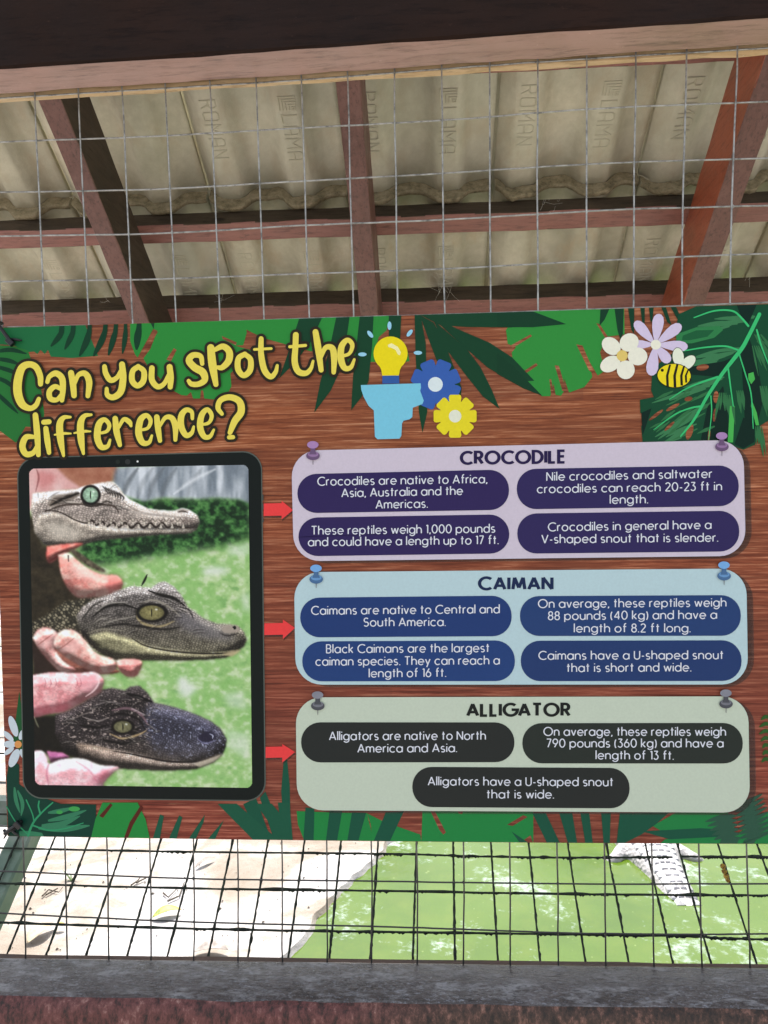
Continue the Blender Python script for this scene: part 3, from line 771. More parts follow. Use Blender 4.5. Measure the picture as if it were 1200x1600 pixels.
def strip(path, lv, fl=0):
    """path of (x,y,w): ribbon with round caps; list of polygons"""
    n_ = len(path); L = []; R = []
    for i, (x, y, w) in enumerate(path):
        x0, y0, _ = path[max(0, i-1)]; x1, y1, _ = path[min(n_-1, i+1)]
        d = math.hypot(x1-x0, y1-y0) or 1; nx, ny = -(y1-y0)/d, (x1-x0)/d
        L.append((x+nx*w/2, y+ny*w/2)); R.append((x-nx*w/2, y-ny*w/2))
    V = []; F = []
    for i in range(n_): V += [BP(*L[i], lv+i*.02), BP(*R[i], lv+i*.02)]
    for i in range(n_-1): F.append((2*i, 2*i+1, 2*i+3, 2*i+2))
    for e, lo in ((0, lv), (n_-1, lv+(n_-1)*.02)):
        x, y, w = path[e]; x2, y2, _ = path[1 if e == 0 else n_-2]; a0 = math.atan2(y-y2, x-x2); o = len(V)
        for k in range(9):
            a = a0-math.pi/2+math.pi*k/8; V.append(BP(x+math.cos(a)*w/2, y+math.sin(a)*w/2, lo))
        F.append(tuple(range(o, o+9)))
    return V, F
def blade(pts, w, n=8, tip=.12):
    """tapered streak polygon along pts"""
    s = spline(pts, n); N = len(s); L = []; R = []
    for i, (x, y) in enumerate(s):
        x0, y0 = s[max(0,i-1)]; x1, y1 = s[min(N-1,i+1)]; d = math.hypot(x1-x0, y1-y0) or 1
        t = i/(N-1); ww = w*(tip+(1-tip)*math.sin(math.pi*(.08+.9*t))**.8)/2
        nx, ny = -(y1-y0)/d*ww, (x1-x0)/d*ww
        L.append((x+nx, y+ny)); R.append((x-nx, y-ny))
    return L+R[::-1]
Z0 = lambda ox, oy, s: (lambda P: [(ox+q[0]/s, oy+q[1]/s)+tuple(w/s for w in q[2:]) for q in P])
z1 = Z0(0, 500, 3); z2 = Z0(380, 490, 1200/420); z3 = Z0(780, 470, 1200/420)
z4 = Z0(400, 1070, 3); z5 = Z0(780, 1070, 1200/420); z6 = Z0(0, 1260, 2); z7 = Z0(0, 1080, 4.706); z8 = Z0(1080, 470, 5.517); z9 = Z0(1080, 1060, 5.714)

# the sheet itself, 3 mm thick, with a pale cut edge
cnr = [(-12,512),(1238,473.5),(1240,1319),(12,1306.5)]
def edge_pts(a, b, n_, bow): return [(a[0]+(b[0]-a[0])*t+bow[0]*math.sin(math.pi*t), a[1]+(b[1]-a[1])*t+bow[1]*math.sin(math.pi*t)) for t in np.linspace(0, 1, n_, endpoint=False)]
outl = edge_pts(cnr[0], cnr[1], 14, (0,.6))+edge_pts(cnr[1], cnr[2], 8, (0,0))+edge_pts(cnr[2], cnr[3], 14, (0,2.0))+edge_pts(cnr[3], cnr[0], 8, (-1,0))
n_ = len(outl)
V = [BP(x, y, 0) for x, y in outl]+[BP(x, y, 0)+Vector((0,.0032,0)) for x, y in outl]
F = [tuple(range(n_)), tuple(range(n_, 2*n_))[::-1]]+[(i, i+n_, (i+1)%n_+n_, (i+1)%n_) for i in range(n_)]
# printed wood grain
m = NB('printed wood grain', .42, spec=.22)
gx = m.mapn((.034, 1, 1)); g1 = m.noise(300, 7, .72, gx, .35); g2 = m.noise(30, 5, .6, m.mapn((.1,1,1)), .4); g3 = m.noise(300, 3, .7, m.mapn((.05,1,1)))
br = m.t.nodes.new('ShaderNodeTexBrick'); br.inputs['Scale'].default_value = 1; br.inputs['Brick Width'].default_value = .33; br.inputs['Row Height'].default_value = .047
br.inputs['Mortar Size'].default_value = .0; br.inputs['Color1'].default_value = (.0,.0,.0,1); br.inputs['Color2'].default_value = (1,1,1,1); br.offset = .37
sw_ = m.t.nodes.new('ShaderNodeSeparateXYZ'); m.lk(m.tc, sw_.inputs[0]); cb = m.t.nodes.new('ShaderNodeCombineXYZ'); m.lk(sw_.outputs[0], cb.inputs[0]); m.lk(sw_.outputs[2], cb.inputs[1]); m.lk(cb.outputs[0], br.inputs[0])
c = m.ramp(g1, [(.34, sr(88,40,18)), (.46, sr(134,70,38)), (.54, sr(162,94,56)), (.66, sr(212,150,110))])
cr_ = m.ramp(g1, [(.34, sr(76,26,18)), (.45, sr(122,52,38)), (.53, sr(148,72,54)), (.64, sr(190,116,92))])
zf = m.math('ADD', m.math('MULTIPLY', sw_.outputs[2], 2.4), .5)
c = m.mix(m.ramp(zf, [(.1,(0,0,0)),(.85,(1,1,1))]), cr_, c)
c = m.mix(m.ramp(g2, [(.36,(.4,.4,.4)),(.6,(0,0,0))]), c, sr(98,52,34))
c = m.mix(m.math('MULTIPLY', br.outputs[0], .3), c, sr(98,52,36))
c = m.mix(m.ramp(g3, [(.6,(0,0,0)),(.75,(.3,.3,.3))]), c, sr(206,160,120))
m.color(c); M_pwood = m.m
sheet = mobj('sheet', V, F, M_pwood, board, False, 'sheet printed with reddish brown wood grain')
M_edge = NB('pale foam board edge', .7, (.52,.56,.5,1)).m
sheet.data.materials.append(M_edge)
for i, p in enumerate(sheet.data.polygons):
    if i > 0: p.material_index = 1

# ---- leaves
DG, MG, LG, BG = (20,66,42), (42,118,54), (46,140,58), (30,105,66)
pr('palm_leaf', [z1([(-40,45),(0,44),(400,36),(460,168),(340,178),(238,172),(225,140),(210,160),(190,140),(175,160),(160,148),(130,150),(60,118),(-40,112)])], (32,112,64), 1, label='wide dark green leaf in the top left corner')
pr('palm_leaf', [z1([(-30,118),(60,122),(130,142),(150,195),(190,300),(208,440),(200,505),(120,500),(75,576),(-30,505)])], MG, 2, label='mid green fan leaf behind the first letter')
pr('leaf_gap', [blade(z1(q), 7) for q in ([(-30,150),(50,140),(125,158)], [(-30,180),(40,190),(95,210)], [(-30,215),(40,235),(85,255)], [(-30,265),(30,290),(75,330)], [(-30,330),(30,385),(85,438)])], DG, 3)
pr('broad_leaf', [z1([(610,32),(1150,16),(1157,60),(1140,118),(1100,120),(1200,148),(1130,205),(1080,250),(1085,310),(1060,362),(1000,372),(957,368),(952,330),(942,330),(938,368),(905,368),(895,338),(875,355),(850,352),(800,325),(690,212),(672,180),(705,135),(738,50),(718,42),(645,176),(632,160),(610,100)])], LG, 4, label='light green split leaf behind the word spot')
pr('leaf_gap', [z1([(722,60),(740,55),(672,172),(655,165)]), z1([(780,185),(815,132),(828,140),(800,195)]), z1([(1040,75),(1110,105),(1105,118),(1045,90)])], M_pwood, 5)
pr('palm_frond', [blade(z1(q), w/3) for q, w in (([(300,36),(275,80),(238,124)],26), ([(350,36),(330,85),(303,138)],26), ([(425,34),(405,100),(372,170)],30), ([(500,30),(475,100),(438,170)],30), ([(548,30),(528,100),(508,166)],28), ([(590,28),(585,90),(574,158)],24), ([(655,26),(645,80),(640,140)],34), ([(705,20),(722,40)],20), ([(880,22),(960,10)],20))], DG, 6)
pr('broad_leaf', [z2([(-60,50),(0,45),(655,28),(640,75),(605,105),(575,215),(500,240),(400,165),(300,168),(100,112),(40,85)]), z2([(560,215),(700,220),(742,212),(735,170),(600,150)])], LG, 3.5, label='light green leaf behind the words spot the')
pr('palm_frond', [z2([(250,38),(352,34),(300,130),(230,220),(160,290),(190,205)]), z2([(415,34),(475,30),(455,150),(430,260),(390,345),(317,442),(345,300),(385,160)]), z2([(520,30),(582,28),(575,150),(560,300),(530,370),(482,432),(490,280),(505,150)]),
   z2([(650,26),(706,24),(700,130),(650,130)]), z2([(765,24),(792,24),(815,130),(822,440),(800,532),(784,440),(770,200)]), z2([(788,24),(850,40),(900,130),(975,330),(970,400),(940,360),(860,200),(826,110)]),
   z2([(850,30),(1000,160),(1060,240),(1110,340),(1145,426),(1070,370),(990,270),(900,150)]), z2([(830,28),(960,70),(1100,130),(1200,195),(1300,300),(1200,305),(1090,240),(960,125)]), z2([(790,28),(1200,8),(1200,62),(1000,60),(880,52)])], (22,70,44), 7, label='dark green palm fronds hanging from the top edge')
pr('broad_leaf', [z3([(30,130),(60,90),(150,62),(558,42),(560,150),(480,160),(450,230),(472,312),(440,334),(402,270),(416,340),(380,385),(312,410),(290,345),(290,402),(276,424),(252,420),(243,370),(228,426),(190,426),(100,330),(64,302),(56,230),(75,208),(38,192)])], (50,144,60), 5, label='light green split leaf right of the palm fronds')
pr('leaf_gap', [z3(q) for q in ([(50,200),(140,150),(146,158),(58,212)], [(98,322),(165,278),(172,288),(108,332)], [(344,194),(372,200),(426,326),(402,312)], [(248,288),(266,290),(302,408),(282,402)], [(224,350),(232,350),(246,424),(232,422)], [(434,100),(448,104),(490,168),(472,164)])], M_pwood, 6)
pr('palm_frond', [z3([(-10,64),(150,68),(300,104),(150,118),(-10,118)]), z3([(-10,232),(60,288),(120,350),(192,424),(110,392),(-10,326)]), z3([(452,46),(492,44),(470,85),(448,112)]), z3([(515,44),(556,44),(552,150),(540,172),(528,130)]), z3([(575,42),(604,42),(602,148),(590,130)]),
   z3([(630,40),(650,40),(650,100),(640,110)]), z3([(668,38),(690,38),(684,90),(676,96)]), z3([(724,38),(745,36),(770,110),(750,95)]), z3([(765,36),(790,36),(820,95),(800,90)])], DG, 8)
# big dark monstera at the top right
big = pr('monstera_leaf', [z3([(800,60),(880,48),(1210,36),(1210,530),(1168,556),(1150,600),(1143,642),(1090,665),(1000,632),(640,630),(634,560),(660,520),(630,500),(628,442),(690,430),(678,400),(682,330),(700,290),(820,200),(790,120)])], (20,78,50), 9, label='large dark glossy monstera leaf in the top right corner')
def child(nm, polys, mat, lv, p, **k): return pr(nm, polys, mat, lv, p, **k)
rs = random.Random(3)
fr1 = []
for (x0, y0, x1, y1, nq, ln, wd) in ((1150,60,820,100,9,150,16),(1080,200,740,290,9,170,14),(1000,330,660,450,8,180,15),(930,450,650,600,8,150,16),(880,540,700,625,5,120,14)):
    for k in range(nq):
        t = k/(nq-1); sx = x0+(x1-x0)*t*.35+rs.uniform(-14,14); sy = y0+(y1-y0)*t*.35+10+t*30
        a = math.atan2(y1-y0, x1-x0)+rs.uniform(-.16,.16); L = ln*rs.uniform(.6,1.3)
        fr1.append(blade(z3([(sx, sy), (sx+math.cos(a)*L*.5, sy+math.sin(a)*L*.5-6), (sx+math.cos(a)*L, sy+math.sin(a)*L)]), wd/2.857, tip=.05))
child('leaf_streaks', fr1, (62,128,82), 10, big)
fr2 = []
for k in range(22):
    x = 800+rs.uniform(-130,180); y = 470+rs.uniform(-130,120); a = math.radians(rs.uniform(135,158)); L = rs.uniform(50,130)
    if x+math.cos(a)*L < 645: continue
    fr2.append(blade(z3([(x,y),(x+math.cos(a)*L,y+math.sin(a)*L)]), rs.uniform(3,6), tip=.05))
for (x, y, ax) in ((1140,150,60),(1150,180,50),(1130,200,70),(1010,420,85),(1060,400,80),(1165,380,78),(985,410,95),(1145,560,80)):
    for k in range(4):
        a = math.radians(ax+rs.uniform(-9,9)); L = rs.uniform(70,150); fr2.append(blade(z3([(x+k*9,y),(x+k*9+math.cos(a)*L, y+math.sin(a)*L)]), rs.uniform(3,6), tip=.05))
child('leaf_streaks', [[(min(px,1234), py) for px, py in q] for q in fr2], (52,116,70), 11, big)
dk = [z3(q) for q in ([(1060,30),(1150,40),(1110,110),(1080,70)], [(1080,240),(1110,150),(1150,260),(1180,440),(1150,560),(1100,600),(1090,420)], [(900,620),(930,470),(1000,380),(1020,500),(1030,630)], [(820,300),(1000,270),(1050,250),(980,340),(860,330)], [(634,500),(680,480),(655,560),(640,600)], [(1050,640),(1090,520),(1140,560),(1140,630),(1090,660)])]
child('leaf_shade_patch', dk, (10,44,34), 10.5, big)
child('leaf_gap', [z3([(cx+rx*math.cos(t)*math.cos(r)-ry*math.sin(t)*math.sin(r), cy+rx*math.cos(t)*math.sin(r)+ry*math.sin(t)*math.cos(r)) for t in np.linspace(0,2*math.pi,16,endpoint=False)]) for cx, cy, rx, ry, r in
   ((908,297,28,14,-.15),(845,438,18,10,-.2),(968,430,12,28,.05),(962,510,8,30,.12),(775,475,34,8,-.5),(700,510,40,7,-.65),(850,585,14,36,.3),(760,560,30,7,-.75),(937,600,5,30,.1))], M_pwood, 12, big)
child('leaf_highlight', [z3([(790,150),(880,118),(985,112),(1000,130),(960,165),(860,190),(790,190)])], (48,130,74), 12, big)
child('leaf_highlight', [z3([(820,155),(880,132),(960,130),(930,160),(850,176),(815,176)])], (28,98,58), 12.5, big)
child('leaf_highlight', [z3([(1030,470),(1052,470),(1044,632),(1020,632)]), z3([(1112,325),(1135,318),(1142,350),(1125,372),(1112,350)]), z3([(1126,440),(1150,500),(1160,555),(1146,556),(1124,470)])], (72,178,80), 12, big)
def vein(P, lv): return strip([q for q in spline(P, 6)], lv)
vs = [vein(z3(q), 13+k*.3) for k, q in enumerate((
 [(1162,60,16),(1110,165,17),(1078,220,18),(1000,320,16),(930,425,14),(870,530,11),(810,605,6)],
 [(1112,112,10),(1080,75,9),(1040,45,8),(960,45,7),(870,75,5)], [(1072,222,8),(1010,203,8),(920,208,7),(830,222,5),(790,226,4)],
 [(975,340,10),(900,365,8),(830,395,6),(760,440,4)], [(905,470,9),(850,480,7),(780,510,6),(690,575,3)], [(1072,240,6),(1100,330,6),(1125,420,6),(1134,570,4)], [(1022,300,8),(1035,400,6),(1045,470,5)], [(945,425,6),(948,500,5),(935,620,3)], [(1150,130,8),(1170,200,7),(1205,290,5)]))]
v, f = join(*vs); mobj('leaf_vein', v, f, ink(58,190,112), big)
# ---- bottom leaves
pr('broad_leaf', [z4([(190,592),(350,598),(520,602),(600,642),(770,702),(775,734),(225,732),(196,655)]), z4([(780,592),(1140,590),(1300,592),(1300,742),(775,736)])], (34,134,66), 3, label='light green leaves along the bottom edge')
pr('leaf_gap', [z4([(520,602),(542,690),(536,650)]), z4([(818,592),(838,592),(890,692),(878,702),(860,680)]), z4([(945,592),(972,592),(966,606),(950,604)])], M_pwood, 4)
pr('palm_frond', [z4(q) for q in ([(232,575),(274,580),(270,733),(222,733)], [(345,590),(404,592),(380,733),(328,733)], [(450,598),(516,600),(480,734),(428,734)], [(608,598),(694,592),(628,735),(552,735)],
   [(130,345),(145,340),(158,470),(165,731),(135,731),(118,500)], [(18,530),(44,500),(90,610),(126,730),(84,730)], [(-60,560),(0,530),(40,640),(72,729),(20,729)])], (26,88,66), 5)
pr('broad_leaf', [z5([(-10,575),(120,585),(146,640),(118,690),(150,702),(150,707),(-10,705)])], (34,134,66), 4.5)
pr('leaf_gap', [z5([(35,625),(108,582),(126,590),(60,630)]), z5([(95,690),(140,672),(150,690),(150,706),(110,704)])], M_pwood, 5)
pr('palm_frond', [z5(q) for q in ([(55,655),(128,705),(90,705)], [(148,572),(208,572),(270,706),(212,706)], [(268,572),(326,572),(348,706),(306,706)], [(362,572),(402,572),(418,706),(384,706)], [(455,572),(498,572),(494,707),(466,707)], [(538,572),(598,572),(562,707),(524,707)], [(600,572),(764,566),(700,622),(636,668),(560,707),(566,650)],
   [(636,654),(900,640),(1060,650),(1000,678),(760,690)])], (26,88,66), 6)
pr('broad_leaf', [z5([(684,630),(790,570),(1020,566),(1050,640),(880,648),(720,650)]), z5([(740,690),(900,678),(1060,668),(1210,560),(1210,712),(720,708)])], (34,130,68), 5.5, label='light green leaf in the bottom right corner')
ft = []
for k in range(9):
    y = 545+k*20; x = 1050+ (k*4)
    ft.append(blade(z5([(x, y), (x+60, y-22), (x+125+k*3, y-58)]), 7.5, tip=.06))
    if k > 1: ft.append(blade(z5([(x-2, y), (x-60, y+6), (x-150+k*6, y+26)]), 8.5, tip=.04))
pr('fern_leaf', ft, (50,92,72), 8, label='greyish green fern in the bottom right corner')
pr('fern_leaf', [blade([(1203, 1122+k*11), (1196, 1120+k*11), (1189-3*math.sin(k), 1125+k*11)], 6, tip=.1) for k in range(7)], (52,96,44), 8, label='small fern tips at the right edge')
bl = pr('monstera_leaf', [z6([(8,-90),(30,-150),(60,-130),(60,-70),(100,-40),(190,-8),(300,-6),(300,93),(22,92)])], (18,66,52), 8, label='dark monstera leaf in the bottom left corner')
child('leaf_streaks', [blade(z6(q), w, tip=.05) for q, w in (([(130,60),(190,56),(250,30)],9),([(120,68),(200,70),(280,60)],10),([(150,45),(210,32),(270,12)],8),([(150,20),(190,14),(230,4)],7),([(45,-60),(50,-20),(62,20)],6),([(55,-50),(70,-10),(66,30)],6),([(60,80),(100,84),(150,88)],6))], (56,128,92), 9, bl)
v, f = join(*[vein(z6(q), 10+k*.3) for k, q in enumerate(([(88,92,7),(95,70,7),(110,42,6),(140,10,5),(165,-12,4)], [(104,60,5),(150,74,5),(200,70,4),(260,52,3)], [(20,0,3),(50,50,4),(84,85,4)], [(82,-20,4),(100,20,4),(106,44,4)], [(125,20,6),(120,0,5),(122,-16,5)]))])
mobj('leaf_vein', v, f, ink(52,150,102), bl)
pr('leaf_highlight', [z6([(232+18*math.cos(t), 8+8*math.sin(t)) for t in np.linspace(0,6.28,14,endpoint=False)]), z6([(186+10*math.cos(t), 18+6*math.sin(t)) for t in np.linspace(0,6.28,12,endpoint=False)])], (66,160,80), 10, bl)
pr('broad_leaf', [z6([(285,96),(298,40),(320,-12),(430,-12),(455,40),(468,99)])], (38,138,62), 9, label='light green split leaf at the bottom left')
pr('leaf_gap', [z6([(310,30),(345,-10),(352,-4),(322,36)]), z6([(388,92),(405,50),(440,-4),(448,4),(415,60),(400,92)])], (92,40,30), 10)
pr('palm_frond', [z6(q) for q in ([(478,95),(500,25),(512,30),(500,98)], [(528,98),(560,28),(570,34),(552,99)], [(590,99),(640,26),(636,50),(612,100)], [(650,100),(700,42),(690,64),(672,101)], [(680,-8),(740,-8),(870,104),(790,104)], [(800,-8),(850,-8),(905,60),(905,104),(860,104),(840,50)], [(868,-12),(905,-12),(915,104),(884,104)])], (30,92,68), 6)
pr('palm_frond', [[(20,1160),(30,1080),(33,1100),(36,1180)]], (34,92,50), 6)

# ---- daisy at the left edge
def ell(cx, cy, rx, ry, r=0, n_=22): return [(cx+rx*math.cos(t)*math.cos(r)-ry*math.sin(t)*math.sin(r), cy+rx*math.cos(t)*math.sin(r)+ry*math.sin(t)*math.cos(r)) for t in np.linspace(0, 2*math.pi, n_, endpoint=False)]
def group_part(name, label):
    o = bpy.data.objects.new(name, None); COL.objects.link(o); o.parent = board; o['label'] = label; return o
dz = group_part('daisy', 'pale blue daisy with an orange centre cut by the tablet')
for cx, cy, rx, ry, a in ((98,258,80,28,1.25),(60,330,52,20,.75),(72,390,50,26,0),(66,440,44,18,-.65),(104,492,72,32,-1.15),(160,320,40,20,-1.2),(165,460,36,18,1.2)):
    P = z7(ell(cx, cy, rx, ry, a)); P = [(max(3.5+.007*(y-1080)*4, min(37.5, x)), y) for x, y in P]
    pr('petal', [P], (196,208,214), 11+rs.random(), dz)
pr('flower_centre', [z7(ell(133,391,27,27))], (214,148,84), 13, dz)

# ---- idea picture: bulb, head, flower gears
bulb = group_part('light_bulb', 'yellow light bulb with pale blue rays')
pr('glass', [z2(ell(658,178,76,76,0,36)), z2([(598,215),(718,215),(700,250),(695,276),(621,277),(616,250)])], (232,214,24), 14, bulb)
pr('highlight', [z2([(645,140),(662,132),(690,148),(704,172),(700,186),(690,182),(680,162),(660,152),(648,150)])], (240,236,170), 15, bulb)
pr('collar', [z2([(621,277),(696,275),(697,312),(621,313)])], (52,92,160), 14, bulb)
for cx, cy, a in ((653,54,1.57),(567,92,.9),(743,87,-.9),(532,182,0),(780,175,0)): pr('light_ray', [z2(ell(cx,cy,19,9,a,16))], (148,204,226), 14, bulb)
pr('head_profile', [z2([(525,319),(792,311),(794,330),(790,345),(806,388),(800,404),(757,420),(755,462),(742,472),(716,478),(709,490),(706,545),(698,558),(600,561),(588,550),(583,432),(560,412),(538,372),(527,340)])], (120,196,218), 17, label='pale blue side view of an open head')
def gear(cx, cy, R, r, k, a0, wd):
    P = []
    for i in range(k):
        a = a0+2*math.pi*i/k; h = math.pi/k*wd
        for s, rr in ((-1.0, r), (-.86, R*.9), (-.74, R*.97), (-.55, R), (.55, R), (.74, R*.97), (.86, R*.9), (1.0, r)): P.append((cx+rr*math.cos(a+s*h), cy+rr*math.sin(a+s*h)))
    return P
gb = group_part('blue_gear_flower', 'blue gear shaped flower with a white centre')
pr('petals', [z2(gear(860,316,114,84,8,.39,.97))], (56,96,172), 15, gb); pr('flower_centre', [z2(ell(858,316,33,33))], (214,228,228), 16, gb)
gy = group_part('yellow_gear_flower', 'yellow gear shaped flower with a white centre')
pr('petals', [z2(gear(946,458,98,70,8,0,.96))], (226,212,40), 17, gy); pr('flower_centre', [z2(ell(946,458,28,28))], (224,228,206), 18, gy)

# ---- flowers and bee
pf = group_part('lilac_daisy', 'lilac daisy with long petals beside the cream flower')
for tx, ty, w in ((714,58,26),(606,92,24),(812,106,25),(842,205,24),(592,195,20),(678,334,27),(760,275,24)):
    dx, dy = tx-697, ty-195; L = math.hypot(dx, dy)
    P = [(697+dx*t+(-dy/L)*s*w*q, 195+dy*t+(dx/L)*s*w*q) for s in (1,) for t, q in ((.08,.2),(.3,.6),(.55,.92),(.75,1),(.9,.8),(.98,.4),(1.0,0))]
    P += [(697+dx*t-(-dy/L)*w*q, 195+dy*t-(dx/L)*w*q) for t, q in ((.98,.4),(.9,.8),(.75,1),(.55,.92),(.3,.6),(.08,.2))]
    pr('petal', [z3(P)], (208,196,220), 16+rs.random()*.8, pf)
pr('flower_centre', [z3(ell(699,196,23,22))], (232,232,210), 17.5, pf)
wf = group_part('cream_flower', 'round petalled cream flower with a yellow centre')
for cx, cy, rx, ry, a in ((500,202,46,36,.7),(580,186,44,40,-.6),(618,248,44,40,.1),(565,308,40,42,0),(496,282,48,34,-.5)): pr('petal', [z3(ell(cx,cy,rx,ry,a))], (232,232,212), 18+rs.random()*.8, wf)
pr('flower_centre', [z3(ell(549,245,25,25))], (222,196,108), 19.5, wf)
bee = group_part('bee', 'round yellow and black striped bee')
for nm, cx, cy, rx, ry, a in (('wing',799,250,25,40,-.1),('wing',843,276,40,24,-.75)):
    pr('wing_outline', [z3(ell(cx,cy,rx+2.5,ry+2.5,a))], (70,80,60), 20, bee); pr(nm, [z3(ell(cx,cy,rx,ry,a))], (226,234,210), 20.5, bee)
pr('body_outline', [z3(ell(781,334,77,55,.06,30)+[])], (44,44,24), 21, bee); pr('body', [z3(ell(781,334,74,52,.06,30))], (232,214,30), 21.5, bee)
for xx, w in ((757,9),(790,10),(820,9),(840,7)):
    hh_ = 52*math.sqrt(max(0,1-((xx-781)/74)**2)); pr('stripe', [z3([(xx-w/2+6,334-hh_),(xx+w/2+6,334-hh_),(xx+w/2-6,334),(xx+w/2-4,334+hh_),(xx-w/2-6,334+hh_),(xx-w/2-8,334)])], (36,34,22), 22, bee)
pr('stinger', [z3([(850,345),(860,352),(851,362)])], (36,34,22), 22, bee); pr('eye', [z3(ell(728,310,7,7,0,12))], (36,34,22), 22, bee)

# ---- title lettering, brushed strokes
T1 = [ # Can you spo
 [(190,300,24),(188,262,28),(168,220,30),(135,208,30),(102,226,36),(84,285,40),(84,345,40),(104,395,36),(140,414,26),(168,400,24),(182,370,20)],
 [(222,290,20),(232,265,22),(262,250,28),(290,272,30),(295,320,28),(290,376,22)], [(288,325,18),(258,312,24),(232,335,26),(236,368,26),(266,374,22),(286,350,16)],
 [(333,248,28),(342,300,30),(347,354,26)], [(350,300,16),(368,258,22),(400,252,28),(418,290,30),(412,356,22)],
 [(490,218,22),(496,250,26),(518,282,26),(548,270,22),(566,240,20)], [(572,208,28),(577,270,32),(566,335,32),(532,362,28),(504,352,24),(500,322,18)],
 [(648,218,24),(622,240,26),(620,285,28),(645,308,26),(672,285,28),(674,240,26),(648,218,22)],
 [(712,225,26),(712,280,28),(738,312,26),(768,300,22),(790,260,20)], [(795,220,28),(800,270,30),(798,314,24)],
 [(948,205,20),(940,170,24),(905,165,28),(886,190,32),(912,222,34),(950,245,36),(960,280,30),(932,300,26),(898,300,24),(884,285,18)],
 [(988,130,34),(996,210,38),(1012,302,24)], [(1006,140,20),(1045,124,28),(1074,148,32),(1072,190,32),(1042,222,26),(1018,222,18)],
 [(1148,160,24),(1118,180,26),(1116,230,28),(1142,260,26),(1172,235,28),(1174,185,26),(1148,160,22)],
 # difference?
 [(166,446,26),(174,530,30),(180,632,22)], [(162,548,18),(122,550,28),(105,592,30),(122,628,28),(156,622,24),(176,585,16)],
 [(205,479,24),(230,477,24)], [(215,508,24),(222,565,28),(230,622,20)],
 [(330,455,12),(298,458,22),(280,490,32),(284,560,32),(298,636,14)], [(256,538,8),(290,532,14),(332,532,8)],
 [(428,444,12),(396,450,22),(378,485,32),(380,560,32),(391,626,14)], [(348,530,8),(390,522,14),(424,522,8)],
 [(458,532,12),(500,522,16),(512,492,20),(490,467,22),(464,488,30),(456,548,32),(474,594,28),(504,592,20),(516,562,12)],
 [(540,462,26),(547,525,30),(562,586,20)], [(556,505,14),(580,466,20),(606,478,24),(614,496,14)],
 [(650,517,12),(692,507,16),(706,472,20),(686,447,22),(658,470,30),(650,530,32),(668,574,28),(698,574,20),(712,542,12)],
 [(735,455,26),(741,510,28),(750,566,20)], [(748,500,14),(775,458,20),(806,460,26),(822,500,28),(822,562,18)],
 [(902,462,16),(898,430,20),(872,422,24),(850,450,30),(850,500,30),(872,540,26),(898,530,20),(908,500,12)],
 [(934,492,12),(978,482,16),(992,448,20),(972,420,22),(946,445,28),(938,500,30),(956,545,26),(984,546,20),(1002,515,12)],
 [(1040,440,18),(1022,412,24),(1034,376,26),(1078,362,28),(1122,382,32),(1130,430,34),(1100,475,32),(1078,528,22)], [(1074,550,20),(1092,549,20)]]
T2 = [ # t the   (z2)
 [(80,112,22),(80,180,26),(94,250,28),(122,282,24),(144,262,20),(152,232,14)], [(50,160,12),(125,156,12)],
 [(235,95,26),(233,150,26),(230,215,28),(246,258,28),(280,266,24),(302,245,18),(312,212,12)], [(208,148,14),(278,142,14)],
 [(323,82,26),(334,150,30),(348,252,22)], [(346,195,18),(368,152,22),(398,155,28),(406,200,28),(404,262,20)],
 [(434,192,14),(474,178,16),(487,140,20),(466,118,22),(440,145,28),(436,200,30),(452,242,26),(480,240,20),(496,205,12)]]
letters = [z1(s) for s in T1]+[z2(s) for s in T2]
title = group_part('title_lettering', 'yellow brush lettering with a dark outline reading Can you spot the difference?')
vo = []; vy = []; hl = []
for k, s in enumerate(letters):
    s = spline(s, 7) if len(s) > 2 else s
    vo.append(strip([(x, y, w*1.0+8.6) for x, y, w in s], 24+k*.06))
    vy.append(strip(s, 36+k*.06))
v, f = join(*vo); mobj('lettering_outline', v, f, ink(50,44,32), title)
v, f = join(*vy); mobj('lettering_fill', v, f, ink(228,212,88), title)

